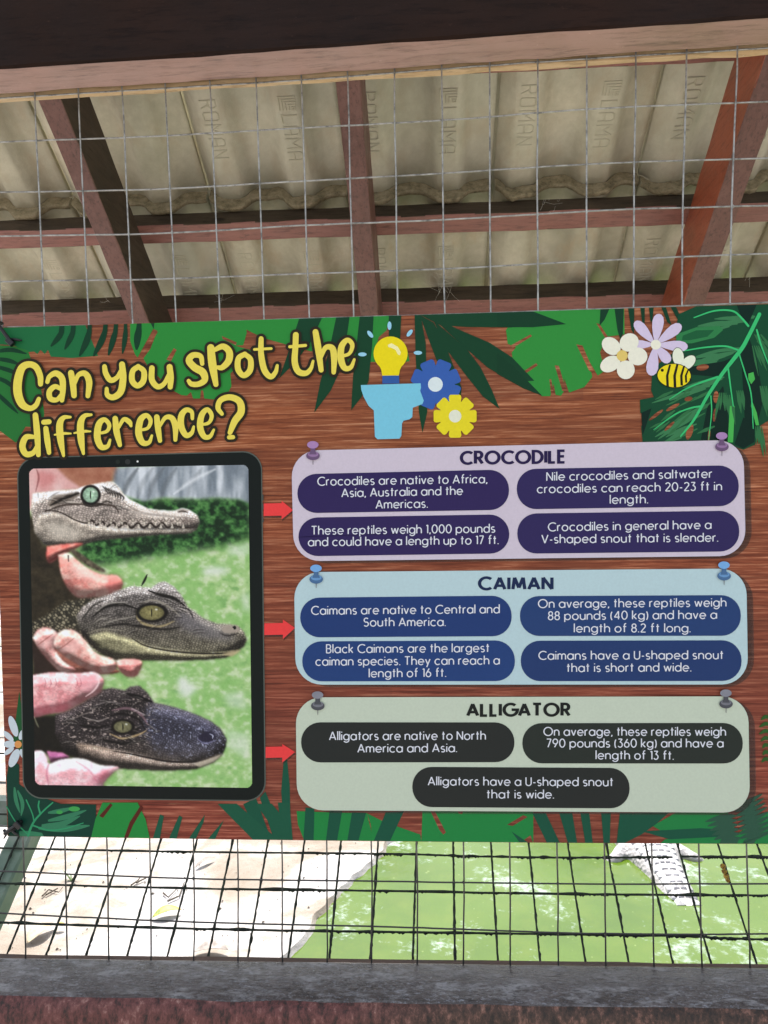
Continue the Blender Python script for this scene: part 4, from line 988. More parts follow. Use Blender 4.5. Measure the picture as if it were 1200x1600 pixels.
# ---- typefaces made of strokes
PI = math.pi
def A(cx, cy, rx, ry, a0, a1, n_=None):
    n_ = n_ or max(4, int(abs(a1-a0)/12)); return [(cx+rx*math.cos(math.radians(a0+(a1-a0)*i/n_)), cy+ry*math.sin(math.radians(a0+(a1-a0)*i/n_))) for i in range(n_+1)]
X = .68; r = .32; cy_ = X/2; ry_ = X/2
bowl = A(r, cy_, r, ry_, 0, 360, 26)
G = {
 'a': (.64, [bowl, [(.64,X),(.64,0)]]), 'b': (.64, [bowl, [(0,1.06),(0,0)]]), 'd': (.64, [bowl, [(.64,1.06),(.64,0)]]), 'p': (.64, [bowl, [(0,X),(0,-.28)]]), 'q': (.64, [bowl, [(.64,X),(.64,-.28)]]),
 'c': (.56, [A(r, cy_, r, ry_, 45, 315)]), 'e': (.63, [[(0.0,cy_),(.63,cy_)]+A(r, cy_, r-.005, ry_, 0, 318)]), 'o': (.64, [bowl]),
 'g': (.64, [bowl, [(.64,X),(.64,.02)]+A(r, .02, r, .3, 0, -150, 12)]),
 'f': (.34, [A(.32,.86,.18,.19,85,180,8)+[(.14,0)], [(0,X),(.34,X)]]), 't': (.32, [[(.15,.96),(.15,0)], [(0,X),(.32,X)]]),
 'h': (.54, [[(0,1.06),(0,0)], A(.27,.4,.27,.28,180,0,12)+[(.54,0)]]), 'n': (.54, [[(0,X),(0,0)], A(.27,.4,.27,.28,180,0,12)+[(.54,0)]]),
 'm': (.86, [[(0,X),(0,0)], A(.215,.42,.215,.26,180,0,12)+[(.43,0)], A(.645,.42,.215,.26,180,0,12)+[(.86,0)]]),
 'u': (.54, [[(0,X)]+A(.27,.28,.27,.28,180,360,12)+[(.54,X)], [(.54,X),(.54,0)]]), 'r': (.28, [[(0,X),(0,0)], A(.24,.4,.24,.28,180,78,8)]),
 'i': (.0, [[(0,X),(0,0)], [(0,.9),(0,1.0)]]), 'l': (.0, [[(0,1.06),(0,0)]]), 'k': (.44, [[(0,1.06),(0,0)], [(.42,X),(.02,.27)], [(.12,.37),(.44,0)]]),
 's': (.42, [A(.21,.505,.185,.175,40,180,8)[:-1]+A(.21,.505,.185,.175,180,250,4)+A(.21,.17,.2,.17,75,0,5)[1:]+A(.21,.17,.2,.17,0,-140,9)[1:]]),
 'v': (.5, [[(0,X),(.25,0),(.5,X)]]), 'w': (.8, [[(0,X),(.2,0),(.4,X*.96),(.6,0),(.8,X)]]), 'y': (.52, [[(0,X),(.27,.02)], [(.52,X),(.14,-.28)]]),
 'z': (.46, [[(0,X),(.46,X),(0,0),(.46,0)]]), 'x': (.5, [[(0,X),(.5,0)], [(.5,X),(0,0)]]),
 ',': (.06, [[(.06,.08),(0,-.14)]]), '.': (.02, [[(.01,-.03),(.01,.07)]]), '-': (.26, [[(0,.36),(.26,.36)]]), '(': (.16, [A(.3,.42,.3,.62,125,235,8)]), ')': (.16, [A(-.14,.42,.3,.62,55,-55,8)]),
 'A': (.74, [[(0,0),(.37,1),(.74,0)], [(.13,.3),(.61,.3)]]), 'B': (.52, [[(0,0),(0,1),(.26,1)]+A(.26,.76,.22,.24,90,-90,8)+[(0,.52)], [(.26,.52)]+A(.27,.26,.25,.26,90,-90,8)+[(0,0)]]),
 'C': (.8, [A(.5,.5,.5,.5,48,312,24)]), 'D': (.68, [[(0,0),(0,1),(.22,1)]+A(.22,.5,.46,.5,90,-90,14)+[(0,0)]]), 'E': (.46, [[(.46,1),(0,1),(0,0),(.46,0)], [(0,.52),(.42,.52)]]),
 'G': (.86, [A(.5,.5,.5,.5,48,360,26)+[(.56,.5)]]), 'I': (.0, [[(0,0),(0,1)]]), 'L': (.42, [[(0,1),(0,0),(.42,0)]]), 'M': (.86, [[(0,0),(.12,1),(.43,.12),(.74,1),(.86,0)]]), 'N': (.64, [[(0,0),(0,1),(.64,0),(.64,1)]]),
 'O': (1.0, [A(.5,.5,.5,.5,0,360,34)]), 'R': (.54, [[(0,0),(0,1),(.26,1)]+A(.26,.74,.24,.26,90,-90,8)+[(0,.48)], [(.24,.48),(.54,0)]]),
 'S': (.52, [A(.27,.745,.24,.255,35,180,9)+A(.27,.745,.24,.255,180,260,5)[1:]+A(.26,.26,.26,.26,78,0,6)+A(.26,.26,.26,.26,0,-145,10)[1:]]),
 'T': (.6, [[(.3,0),(.3,1)], [(0,1),(.6,1)]]), 'U': (.6, [[(0,1)]+A(.3,.3,.3,.3,180,360,12)+[(.6,1)]]), 'V': (.68, [[(0,1),(.34,0),(.68,1)]]),
 '0': (.6, [A(.3,.5,.3,.5,0,360,26)]), '1': (.16, [[(0,.9),(.16,1),(.16,0)]]), '2': (.5, [A(.25,.74,.24,.26,160,-25,12)+[(0,0),(.52,0)]]), '3': (.48, [[(.02,1),(.44,1),(.2,.6)]+A(.22,.3,.25,.3,85,-150,14)]),
 '4': (.6, [[(.46,0),(.46,1),(0,.27),(.6,.27)]]), '6': (.54, [A(.27,.3,.27,.3,0,360,20), [(.36,1),(.04,.44)]]), '7': (.48, [[(0,1),(.48,1),(.14,0)]]),
 '8': (.5, [A(.25,.76,.21,.24,0,360,18), A(.25,.27,.25,.27,0,360,18)]), '9': (.54, [A(.27,.7,.27,.3,0,360,20), [(.5,.56),(.18,0)]]),
}
SB = {'space': .3}
def pieces(st, w):
    out = [[st[0]]]
    for i in range(1, len(st)):
        out[-1].append(st[i])
        if i < len(st)-1:
            a = (st[i][0]-st[i-1][0], st[i][1]-st[i-1][1]); b = (st[i+1][0]-st[i][0], st[i+1][1]-st[i][1]); la = math.hypot(*a); lb = math.hypot(*b)
            if la*lb > 0 and (a[0]*b[0]+a[1]*b[1])/(la*lb) < -.3: out.append([st[i]])
    return out
def ribbon(st, w):
    """mitred butt-ended ribbon in glyph space -> quads"""
    st = [p for i, p in enumerate(st) if i == 0 or math.hypot(p[0]-st[i-1][0], p[1]-st[i-1][1]) > 1e-5]
    closed = math.hypot(st[0][0]-st[-1][0], st[0][1]-st[-1][1]) < 1e-4 and len(st) > 3
    N = len(st); L = []
    for i in range(N):
        if closed: a = st[(i-1) % (N-1)] if i else st[N-2]; b = st[(i+1) % (N-1)] if i < N-1 else st[1]
        else: a = st[max(0,i-1)]; b = st[min(N-1,i+1)]
        p = st[i]
        d1 = (p[0]-a[0], p[1]-a[1]); d2 = (b[0]-p[0], b[1]-p[1])
        l1 = math.hypot(*d1); l2 = math.hypot(*d2)
        if l1 < 1e-9: d1, l1 = d2, l2
        if l2 < 1e-9: d2, l2 = d1, l1
        n1 = (-d1[1]/l1, d1[0]/l1); n2 = (-d2[1]/l2, d2[0]/l2)
        m_ = (n1[0]+n2[0], n1[1]+n2[1]); q = m_[0]**2+m_[1]**2
        if q < .5: m_ = (m_[0]*2/max(q,.5)*.7, m_[1]*2/max(q,.5)*.7)
        else: m_ = (m_[0]*2/q, m_[1]*2/q)
        L.append((p, m_))
    V = []; F = []
    for p, m_ in L: V += [(p[0]+m_[0]*w/2, p[1]+m_[1]*w/2), (p[0]-m_[0]*w/2, p[1]-m_[1]*w/2)]
    for i in range(N-1): F.append((2*i, 2*i+1, 2*i+3, 2*i+2))
    return V, F
def text_line(name, txt, x0, x1, y0, y1, cap, w, mat, lv, parent, sp=.235, space=.37, hx=None):
    """x0..x1 photo pixels, y0/y1 baseline at both ends, cap height in pixels, w stroke in cap units"""
    x = 0; items = []
    for ch in txt:
        if ch == ' ': x += space; continue
        adv, st = G[ch]; items.append((x, st)); x += adv+sp
    tot = x-sp; sc = (x1-x0-cap*w)/tot
    V = []; F = []; k = 0; ang_ = (y1-y0)/(x1-x0)
    for gx_, st in items:
        for s in [q for s_ in st for q in pieces(s_, w)]:
            k += 1; v, f = ribbon([(p[0]*sc/cap, p[1]) for p in s], w); o = len(V)
            for a, b in v:
                px = x0+cap*w/2+gx_*sc+a*cap; py = y0+ang_*(px-x0)-(b*cap*(1-w)+w*cap*.5)
                V.append(BP(px, py, lv+(k%5)*.25))
            F += [tuple(i+o for i in q) for q in f]
    return mobj(name, V, F, mat, parent)
def rrect(c, rad, n_=9):
    """rounded quad from 4 corners TL TR BR BL"""
    P = []
    for i in range(4):
        p = np.array(c[i], float); a = np.array(c[i-1], float); b = np.array(c[(i+1)%4], float)
        u = (a-p)/np.linalg.norm(a-p); v = (b-p)/np.linalg.norm(b-p); ce = p+(u+v)*rad
        for k in range(n_):
            t = k/(n_-1)*PI/2; q = ce-v*rad*math.cos(t)-u*rad*math.sin(t); P.append((q[0], q[1]))
    return P
m = NB('printed drop shadow', .33, (.012,.01,.008,1)); m.b.inputs['Alpha'].default_value = .52; M_ds = m.m
def pin(cx, cy, col, dark):
    g_ = []
    pr_ = lambda nm, P, c_, lv: g_.append((nm, P, c_, lv))
    return [('needle', [(cx-.7,cy+8),(cx+.7,cy+8),(cx+.4,cy+21),(cx-.4,cy+21)], (110,104,110), 44), ('base', ell(cx, cy+7, 10.6, 7), dark, 45), ('base_top', ell(cx+.3, cy+4.6, 8.4, 4.4), col, 46), ('neck', [(cx-4.2,cy-8),(cx+4,cy-8),(cx+3.4,cy-1),(cx+6,cy+5),(cx-6,cy+5),(cx-3.8,cy-1)], dark, 47), ('head', ell(cx-.3, cy-10, 9, 5.8), tuple(min(255,int(q*1.12)) for q in col), 48)]
PN = [
 dict(c=[(455,704.5),(1161.5,687),(1165.5,868.5),(459,877)], col=(203,193,206), lab='pale lilac panel about crocodiles', head=('CROCODILE',718.3,884.8,727.3,725), tcol=(44,34,78), pins=[(489,705),(1128,691)], pc=((150,118,160),(112,88,122)),
  pills=[([(464,741),(794.5,733.5),(796,796.5),(465.3,802)],(48,38,84)), ([(465.7,809),(795,803.5),(796.5,864.6),(467,869.3)],(48,38,84)), ([(807,733),(1153.5,726.8),(1155,790.5),(808,796)],(48,40,86)), ([(808,802.6),(1154.6,797.8),(1155.5,861.5),(808.6,865.2)],(48,40,86))],
  lines=[("Crocodiles are native to Africa,",495.7,761.7,759,755,0),("Asia, Australia and the",533.3,723.3,777,773.3,0),("Americas.",586.7,668.7,795,793.3,0),("These reptiles weigh 1,000 pounds",486,774,835.7,832.3,1),("and could have a length up to 17 ft.",481,779.3,853.7,850.3,1),
   ("Nile crocodiles and saltwater",853.5,1113.2,751.5,746.7,2),("crocodiles can reach 20-23 ft in",838.8,1128.3,770.8,766.3,2),("length.",952.6,1012.8,787.3,786.6,2),("Crocodiles in general have a",856,1111.8,830.3,826.5,3),("V-shaped snout that is slender.",845.8,1122.3,849.2,846.4,3)]),
 dict(c=[(459.3,894),(1166,888.2),(1169,1069.5),(462,1069.8)], col=(180,206,210), lab='pale blue panel about caimans', head=('CAIMAN',746.7,865,923.3,923.2), tcol=(30,46,84), pins=[(494,898),(1131.5,893)], pc=((104,150,196),(76,112,152)),
  pills=[([(468.7,934),(798.8,930.6),(800,994),(469.5,996)],(34,58,108)), ([(472,1002.2),(804,1000.6),(805,1064.2),(472.6,1064.7)],(36,62,112)), ([(812,931.5),(1157,929.8),(1158,993.4),(812.8,993.8)],(38,62,108)), ([(813.5,1001.2),(1158.4,1000.4),(1159,1064),(814,1064.4)],(36,58,102))],
  lines=[("Caimans are native to Central and",486,781,960.7,958.3,0),("South America.",567.7,696.7,979,978.3,0),("Black Caimans are the largest",509.3,765,1020.7,1019,1),("caiman species. They can reach a",492.7,781,1040.3,1038.3,1),("length of 16 ft.",576,697.3,1058.7,1057.7,1),
   ("On average, these reptiles weigh",840.5,1135.2,950.1,948,2),("88 pounds (40 kg) and have a",856,1120.5,969,967,2),("length of 8.2 ft long.",896.5,1079.2,988.3,988,2),("Caimans have a U-shaped snout",841.2,1130.7,1031,1030,3),("that is short and wide.",885,1080.3,1050.2,1049.2,3)]),
 dict(c=[(462,1089.6),(1169,1088),(1172,1269.8),(464,1266)], col=(192,204,184), lab='pale grey green panel about alligators', head=('ALLIGATOR',728.3,892,1120.8,1120.6), tcol=(34,38,36), pins=[(496.5,1096),(1134.5,1093)], pc=((122,124,132),(84,86,92)),
  pills=[([(470.3,1128.6),(803.5,1128.8),(804.2,1190.9),(470.8,1191.4)],(42,46,44)), ([(816,1130),(1160.2,1129.6),(1161,1193),(816.5,1192.8)],(44,50,46)), ([(644,1198.2),(983.5,1200),(984,1263.2),(644.5,1261)],(42,46,44))],
  lines=[("Alligators are native to North",514,759.3,1156.7,1156,0),("America and Asia.",558.3,714.3,1176,1175.3,0),("On average, these reptiles weigh",849,1134.5,1149.8,1149.8,1),("790 pounds (360 kg) and have a",853.5,1130.7,1168,1168,1),("length of 13 ft.",930.5,1053,1186.5,1187.2,1),("Alligators have a U-shaped snout",668.3,958.5,1227.3,1228.6,2),("that is wide.",760,865.8,1247.7,1247.8,2)]),
]
for P in PN:
    sh = [(x+10, y+4) for x, y in P['c']]
    g_ = group_part('fact_panel', P['lab'])
    pr('printed_shadow', [rrect(sh, 44)], M_ds, 20, g_)
    pr('panel', [rrect(P['c'], 41)], P['col'], 26, g_)
    h = P['head']
    text_line('heading_text', h[0], h[1], h[2], h[3], h[4], 23.4, .225, ink(*P['tcol']), 30, g_, sp=.29)
    for c, col in P['pills']: pr('dark_label', [rrect(c, 30.5)], tuple(int(q*1.1) for q in col), 30, g_)
    for t_, xa, xb, ya, yb, pi in P['lines']: text_line('fact_text', t_, xa, xb, ya+.4, yb+.4, 14.6, .125, ink(214,218,226), 34, g_)
    for cx, cy in P['pins']:
        lay = pin(cx, cy, *P['pc']); V = []; F = []; mats = []; mi = []
        for k, (nm, Q, c_, lv) in enumerate(lay):
            o = len(V); V += [BP(x, y, lv) for x, y in Q]; F.append(tuple(range(o, o+len(Q)))); mats.append(ink(*c_)); mi.append(k)
        o = mobj('push_pin', V, F, mats[0], g_)
        for q in mats[1:]: o.data.materials.append(q)
        for p, k in zip(o.data.polygons, mi): p.material_index = k

# arrows
for (x0, xm, x1, y0, y1, t, cy, b, xe) in ((412,440,458,786.7,806.3,782.5,797,811.5,412),(413,442,461,974,992.3,968,981,998.5,412),(415,441,461,1167,1184.3,1162.5,1175,1191.5,413)):
    pr('printed_shadow', [[(x0+1,y0+2.5),(xm+1,y0+2),(xm+1,t+3),(x1+1,cy+3),(xm+1,b+3),(xm+1,y1+3),(x0+1,y1+3)]], M_ds, 12)
    pr('red_arrow', [[(x0,y0),(xm,y0-.6),(xm,t),(x1,cy),(xm,b),(xm,y1-.6),(x0,y1)]], (230,66,66), 14, label={782.5:'top red arrow pointing at the lilac panel',968:'middle red arrow pointing at the blue panel',1162.5:'bottom red arrow pointing at the green panel'}[t])

# tablet
tab = group_part('tablet_picture', 'black tablet frame showing three reptile heads held in hands')
TC = [(28,716.5),(407.5,706),(413.5,1250.3),(37.5,1246)]
pr('tablet_rim', [rrect([(26.3,715),(409.3,704.2),(415.6,1252),(36,1248)], 30)], (92,100,92), 16, tab)
pr('tablet_bezel', [rrect(TC, 29)], (22,30,28), 19, tab)
for cx, cy, r_, c_ in ((184,721.5,3.4,(40,48,42)),(199.5,721.5,4.2,(54,58,56)),(215,721,1.6,(220,224,220))): pr('camera_dot', [ell(cx,cy,r_,r_,0,14)], c_, 21, tab)
for y in (773, 787, 807): pr('side_button', [[(409.6,y),(411.6,y),(411.9,y+9),(409.9,y+9)]], (80,86,82), 20, tab)

# cable ties
M_tie = NB('black nylon tie', .35, (.008,.008,.009,1)).m
def tie(A0, A1, lab, extra):
    a = onY(*A0, YB-.004); b = onY(*A1, YB-.004)
    t = thing('cable_tie', lab, 'cable tie', a)
    pts = [Vector(p) for p in spline([tuple(a+Vector((0,.012,0))), tuple(a), tuple((a+b)/2+Vector((0,-.002,0))), tuple(b), tuple(b+Vector((0,.012,0)))], 6)]
    v, f = tube(pts, .0022, 6); mobj('strap', *local(t, (v, f)), M_tie, t, True)
    v, f = prism(b+Vector((-.003,-.003,.002)), b+Vector((.003,-.003,-.004)), (0,1,0), .006, .005, bev=.0008); mobj('lock_head', *local(t, (v, f)), M_tie, t)
    for e in extra:
        v, f = tube([onY(*p, YB-.004) for p in e], [.0016]*(len(e)-1)+[.0008], 6); mobj('tail', *local(t, (v, f)), M_tie, t, True)
tie((-6,502), (18,534), 'black cable tie across the top left corner of the board', [[(18,530),(26,531),(34,532)]])
tie((8,1302), (30,1286), 'black cable tie knotted at the bottom left corner of the board', [[(28,1288),(22,1296),(12,1300)], [(14,1292),(24,1302),(30,1306)], [(6,1296),(10,1304),(6,1310)]])
# ------------------------------------------------------------------ the printed picture on the tablet: colours worked out per point of a fine grid
PX0, PY0, PW, PH = 44, 724, 354, 510
yy, xx = np.mgrid[0:PH, 0:PW].astype(np.float32); xx += PX0; yy += PY0
nr = np.random.RandomState(11)
def za(P): return [(20+q[0]/3, 700+q[1]/3)+tuple(w/3 for w in q[2:]) for q in P]
def zb(P): return [(20+q[0]/3, 960+q[1]/3)+tuple(w/3 for w in q[2:]) for q in P]
def blur(a, r):
    for _ in range(2):
        for ax in (0, 1):
            k = int(r); 
            if k < 1: continue
            p = np.pad(a, [(k+1, k) if i == ax else (0, 0) for i in (0, 1)], mode='edge'); c = np.cumsum(p, axis=ax, dtype=np.float64)
            a = ((c[2*k+1:, :]-c[:-2*k-1, :]) if ax == 0 else (c[:, 2*k+1:]-c[:, :-2*k-1]))/(2*k+1)
    return a
def mask(P, soft=1, sm=True):
    if sm and len(P) > 5: P = spline([tuple(q[:2]) for q in P]+[tuple(P[0][:2])], 5)
    a = np.zeros((PH, PW), bool); N = len(P)
    for i in range(N):
        x1, y1 = P[i][:2]; x2, y2 = P[(i+1) % N][:2]
        if y1 == y2: continue
        c = ((yy >= min(y1,y2)) & (yy < max(y1,y2))); xi = x1+(yy-y1)*(x2-x1)/(y2-y1); a ^= c & (xx < xi)
    return blur(a.astype(np.float64), soft) if soft else a.astype(np.float64)
def stroke(P, w, soft=1, taper=True):
    s = spline([tuple(q[:2]) for q in P], 6); d = np.full((PH, PW), 1e9); N = len(s)
    for i in range(N-1):
        ax, ay = s[i]; bx, by = s[i+1]; L2 = (bx-ax)**2+(by-ay)**2+1e-9
        t = np.clip(((xx-ax)*(bx-ax)+(yy-ay)*(by-ay))/L2, 0, 1); u = (i+.5)/(N-1); ww = w*(.35+.65*math.sin(PI*u)) if taper else w
        d = np.minimum(d, np.hypot(xx-ax-t*(bx-ax), yy-ay-t*(by-ay))/max(ww, .1))
    return np.clip((1-d)*max(w,1.2)/soft+.5, 0, 1) if soft else (d < 1)*1.
def vnoise(sx, sy=None, oc=3, seed=0):
    sy = sy or sx; out = np.zeros((PH, PW)); amp = 1; tot = 0; r = np.random.RandomState(seed+5)
    for o in range(oc):
        gx, gy = sx/2**o, sy/2**o; W_, H_ = int(PW/gx)+3, int(PH/gy)+3; g = r.rand(H_, W_)
        u = (xx-PX0)/gx; v = (yy-PY0)/gy; i = u.astype(int); j = v.astype(int); fu = u-i; fv = v-j; fu = fu*fu*(3-2*fu); fv = fv*fv*(3-2*fv)
        out += amp*((g[j,i]*(1-fu)+g[j,i+1]*fu)*(1-fv)+(g[j+1,i]*(1-fu)+g[j+1,i+1]*fu)*fv); tot += amp; amp *= .55
    return out/tot
def cells(sx, sy, rot=0, seed=0):
    """scale pattern: returns distance to the cell border (0..1) and a random per cell"""
    r = np.random.RandomState(seed+99); c, s = math.cos(rot), math.sin(rot)
    u = ((xx-PX0)*c+(yy-PY0)*s)/sx+200; v = (-(xx-PX0)*s+(yy-PY0)*c)/sy+200
    R = r.rand(700, 700, 3); i0 = u.astype(int); j0 = v.astype(int); f1 = np.full(u.shape, 9.); f2 = f1.copy(); idr = np.zeros(u.shape)
    for di in (-1, 0, 1):
        for dj in (-1, 0, 1):
            ii = (i0+di) % 700; jj = (j0+dj) % 700; q = R[jj, ii]
            d = np.hypot(i0+di+.15+.7*q[...,0]-u, j0+dj+.15+.7*q[...,1]-v)
            m_ = d < f1; f2 = np.where(m_, f1, np.minimum(f2, d)); idr = np.where(m_, q[...,2], idr); f1 = np.where(m_, d, f1)
    return np.clip((f2-f1)*1.6, 0, 1), idr
img = np.zeros((PH, PW, 3)); img[:] = (130, 175, 110)
def put(m_, c, op=1.0):
    global img
    c = np.asarray(c, float) if not isinstance(c, np.ndarray) else c
    a = (m_*op)[..., None]; img = img*(1-a)+a*c
def tint(m_, k): 
    global img
    img = np.clip(img*(1+(m_*k)[..., None]), 0, 255)
def relief(h, lx=-.4, ly=-1, k=1.0):
    gy, gx = np.gradient(h); return (gx*lx+gy*ly)*-k
def vec(c): return np.zeros((PH, PW, 3))+np.array(c, float)
def mixc(a, b, t): return vec(a)*(1-t[..., None])+vec(b)*t[..., None]
# background
g = vnoise(26, 22, 4, 1); g2 = vnoise(9, 7, 3, 2); dep = np.clip((yy-870)/360, 0, 1)
put(np.ones((PH,PW)), mixc((140,184,112), (190,206,160), blur(np.clip((g*.6+g2*.5-.40)*2.2, 0, 1), 2)))
put(np.clip((g2-.52)*5,0,1), (226,226,216), .35); put(np.clip((.44-g2)*5,0,1)*np.clip((g-.4)*3,0,1), (92,146,80), .5)
for P, o in ((za([(880,575),(930,555),(1010,560),(1000,590),(910,598)]), .8), (za([(1070,690),(1108,680),(1108,780),(1080,750)]), .6), (zb([(775,300),(800,290),(870,350),(820,395),(780,370)]), .8), (zb([(985,370),(1080,360),(1100,450),(1010,430)]), .5), (zb([(1000,540),(1110,560),(1110,690),(1010,620)]), .5), (za([(1000,470),(1108,440),(1108,500),(1020,505)]), .55)):
    put(mask(P, 4), (214,220,212), o)
hd = mask(za([(380,235),(560,235),(700,240),(900,228),(1120,235),(1120,420),(1000,455),(850,480),(650,510),(430,545),(300,530)]), 6, False)
h1 = vnoise(8, 7, 3, 4); put(hd, mixc((26,52,32), (72,120,66), np.clip((h1-.36)*3, 0, 1)+0*xx)); put(hd*np.clip((h1-.66)*6,0,1), (120,160,104), .5)
sh = mask(za([(470,90),(1120,60),(1120,262),(1060,240),(950,232),(880,238),(700,232),(620,250),(530,225),(470,160)]), 2, False)
fold = vnoise(15, 70, 3, 7); put(sh, mixc((118,128,136), (206,212,216), np.clip((fold-.3)*2.3, 0, 1)))
for x0_, a in ((640,.5),(700,.45),(520,.7),(590,.3),(820,.25)): put(stroke(za([(x0_+70,95),(x0_+20,170),(x0_,235)]), 4, 5)*sh, (98,104,108), a)
put(stroke(za([(760,215),(850,150),(950,100)]), 3, 5)*sh, (228,232,234), .6)
put(mask(za([(60,60),(500,60),(480,120),(470,165),(330,200),(190,180)]), 3, False), mixc((150,96,76), (176,128,104), vnoise(14,10,3,9)))
put(mask(za([(60,70),(205,90),(255,140),(330,190),(100,218),(90,290),(60,300)]), 2, False), mixc((206,150,146), (228,206,200), vnoise(24,20,3,12)))
put(mask(za([(120,100),(190,120),(205,155),(150,185),(120,180)]), 4), (190,110,108), .6); put(stroke(za([(112,100),(122,140),(108,205)]), 1.4, 2), (120,60,60), .6)
# dark body area on the left
dkm = mask(za([(60,300),(110,330),(150,450),(220,470),(250,600),(340,690),(430,690),(420,840),(60,1000)]), 4, False)
put(dkm, mixc((38,34,24), (74,66,50), vnoise(12,10,3,15)))
bn = mask(zb([(80,60),(300,100),(420,270),(90,300)]), 3, False); put(bn, (52,40,34))
def croc_base(m_, top, mid, low, y0, y1, seed, cs=(4.6,3.6), rot=.1, amp=.38, hr=9, lk=26):
    h = blur(m_, hr); L = relief(h, -.25, -1, lk); e, idr = cells(cs[0], cs[1], rot, seed); n3 = vnoise(12, 9, 3, seed)
    t = np.clip((yy-y0)/(y1-y0), 0, 1)[..., None]
    c = np.where(t < .5, vec(top)*(1-t*2)+vec(mid)*t*2, vec(mid)*(2-2*t)+vec(low)*(2*t-1))
    k = (.62+amp*e+.26*idr+.45*(n3-.5))*(1+np.clip(L, -.6, .8)); bump_ = relief(e+blur(e,1), -.3, -1, .22)
    return np.clip(c*(k+bump_)[..., None], 0, 255)
# ---- first head (pale, slender)
c1 = za([(95,215),(180,205),(300,196),(332,182),(380,172),(430,163),(472,160),(500,182),(520,215),(545,238),(640,286),(700,293),(762,296),(800,282),(830,291),(868,316),(878,348),(866,380),(835,398),(780,402),(690,405),(600,413),(400,431),(330,452),(250,459),(150,452),(104,395),(88,300)])
m1 = mask(c1, 1, False); put(m1, croc_base(m1, (196,184,172), (150,140,132), (196,186,170), 872-16, 845, 21))
put(m1, croc_base(m1, (192,182,172), (146,136,128), (188,178,164), 755, 850, 21, (4.6,3.2), .25, .55, 8, 24))
put(mask(za([(560,268),(650,288),(770,300),(820,330),(760,335),(620,330),(540,300)]), 4)*m1, (206,196,184), .55)
jaw1 = mask(za([(120,310),(200,300),(290,335),(370,362),(500,376),(640,382),(860,382),(832,398),(690,405),(600,413),(400,431),(330,452),(250,459),(150,452),(104,395)]), 2, False)
put(jaw1, croc_base(jaw1, (160,150,138), (176,166,152), (200,188,172), 800, 850, 22, (3.6,3.0), .05, .3, 4, 9), .85)
put(mask(za([(150,350),(230,345),(330,400),(280,430),(180,410)]), 6)*jaw1, (214,206,192), .5)
mouth = [(150,292),(220,300),(290,335),(345,352),(375,340),(395,362),(425,346),(445,368),(475,350),(500,372),(530,350),(560,374),(590,352),(618,374),(650,352),(675,372),(705,350),(728,372),(760,362),(800,374),(866,370)]
put(stroke(za(mouth), 1.7, 1.6)*m1, (44,36,32), .95)
for k, x0_ in enumerate(range(360, 850, 26)):
    yb_ = 366 if k % 2 else 350
    P = [(x0_-8, yb_+(-14 if k%2==0 else 12)), (x0_+8, yb_+(-14 if k%2==0 else 12)), (x0_+1, yb_+(16 if k%2==0 else -14))]
    put(mask(za(P), 0, False)*m1, (214,206,190), .85)
    put(stroke(za([(x0_-13, 328),(x0_, 344),(x0_+13, 328)]), .9, 1.4)*m1, (66,56,50), .6)
put(stroke(za([(150,300),(240,268),(350,262),(470,270),(500,300)]), 2.0, 2)*m1, (60,50,44), .85)
put(stroke(za([(165,285),(240,255),(330,258)]), 1.5, 2)*m1, (200,190,176), .8)
put(mask(za([(165,262),(190,225),(250,215),(308,206),(314,224),(260,250),(210,268),(172,275)]), 1)*m1, (118,108,98)); put(stroke(za([(180,268),(235,240),(312,212)]), 2.4, 2)*m1, (30,26,22), .9)
put(stroke(za([(172,262),(195,228),(250,216)]), 1.2, 1.6)*m1, (190,180,166), .7)
for k in range(7): put(stroke(za([(424+k*13,178+k*5),(440+k*14,196+k*6),(452+k*11,216+k*5)]), 1.1, 1.3)*m1, (30,26,24), .9)
put(stroke(za([(330,188),(400,166),(465,162),(505,195),(530,232)]), 1.4, 1.6)*m1, (206,196,184), .8)
put(stroke(za([(500,240),(600,300),(720,318),(850,330)]), 1.2, 3)*m1, (100,90,84), .5)
def eye(cx, cy, rx, ry, iris, slit=0.0, ring=(24,22,20), lid=None):
    f = Z0(0,0,1); d = np.hypot((xx-cx)/rx, (yy-cy)/ry)
    put(np.clip((1.28-d)*5, 0, 1), ring, .95); k = np.clip((1-d)*6, 0, 1)
    put(k, mixc([q*.62 for q in iris], [min(255,q*1.12) for q in iris], np.clip(.9-d*.6+(vnoise(2.2,2.2,2,int(cx))-.5)*.8, 0, 1)))
    put(np.clip((1-np.hypot((xx-cx+slit)/1.1, (yy-cy)/(ry*.62)))*3, 0, 1), (26,26,20), .95)
    put(np.clip((1-np.hypot((xx-cx-rx*.35)/2.6, (yy-cy+ry*.4)/1.7))*2, 0, 1), (236,240,232), .75)
eye(20+368/3, 700+220/3, 13.2, 13, (172,204,176))
put(stroke(za([(322,232),(345,268),(400,270),(440,250),(470,258)]), 1.6, 1.6)*m1, (40,34,30), .8)
put(mask(za([(770,290),(800,280),(828,292),(815,305),(780,303)]), 1)*m1, (172,160,150)); put(stroke(za([(778,300),(800,296),(824,302)]), 1, 1.2)*m1, (40,34,30), .8)
put(mask(za([(800,320),(850,325),(868,350),(840,372),(800,350)]), 3)*m1, (110,98,92), .5)
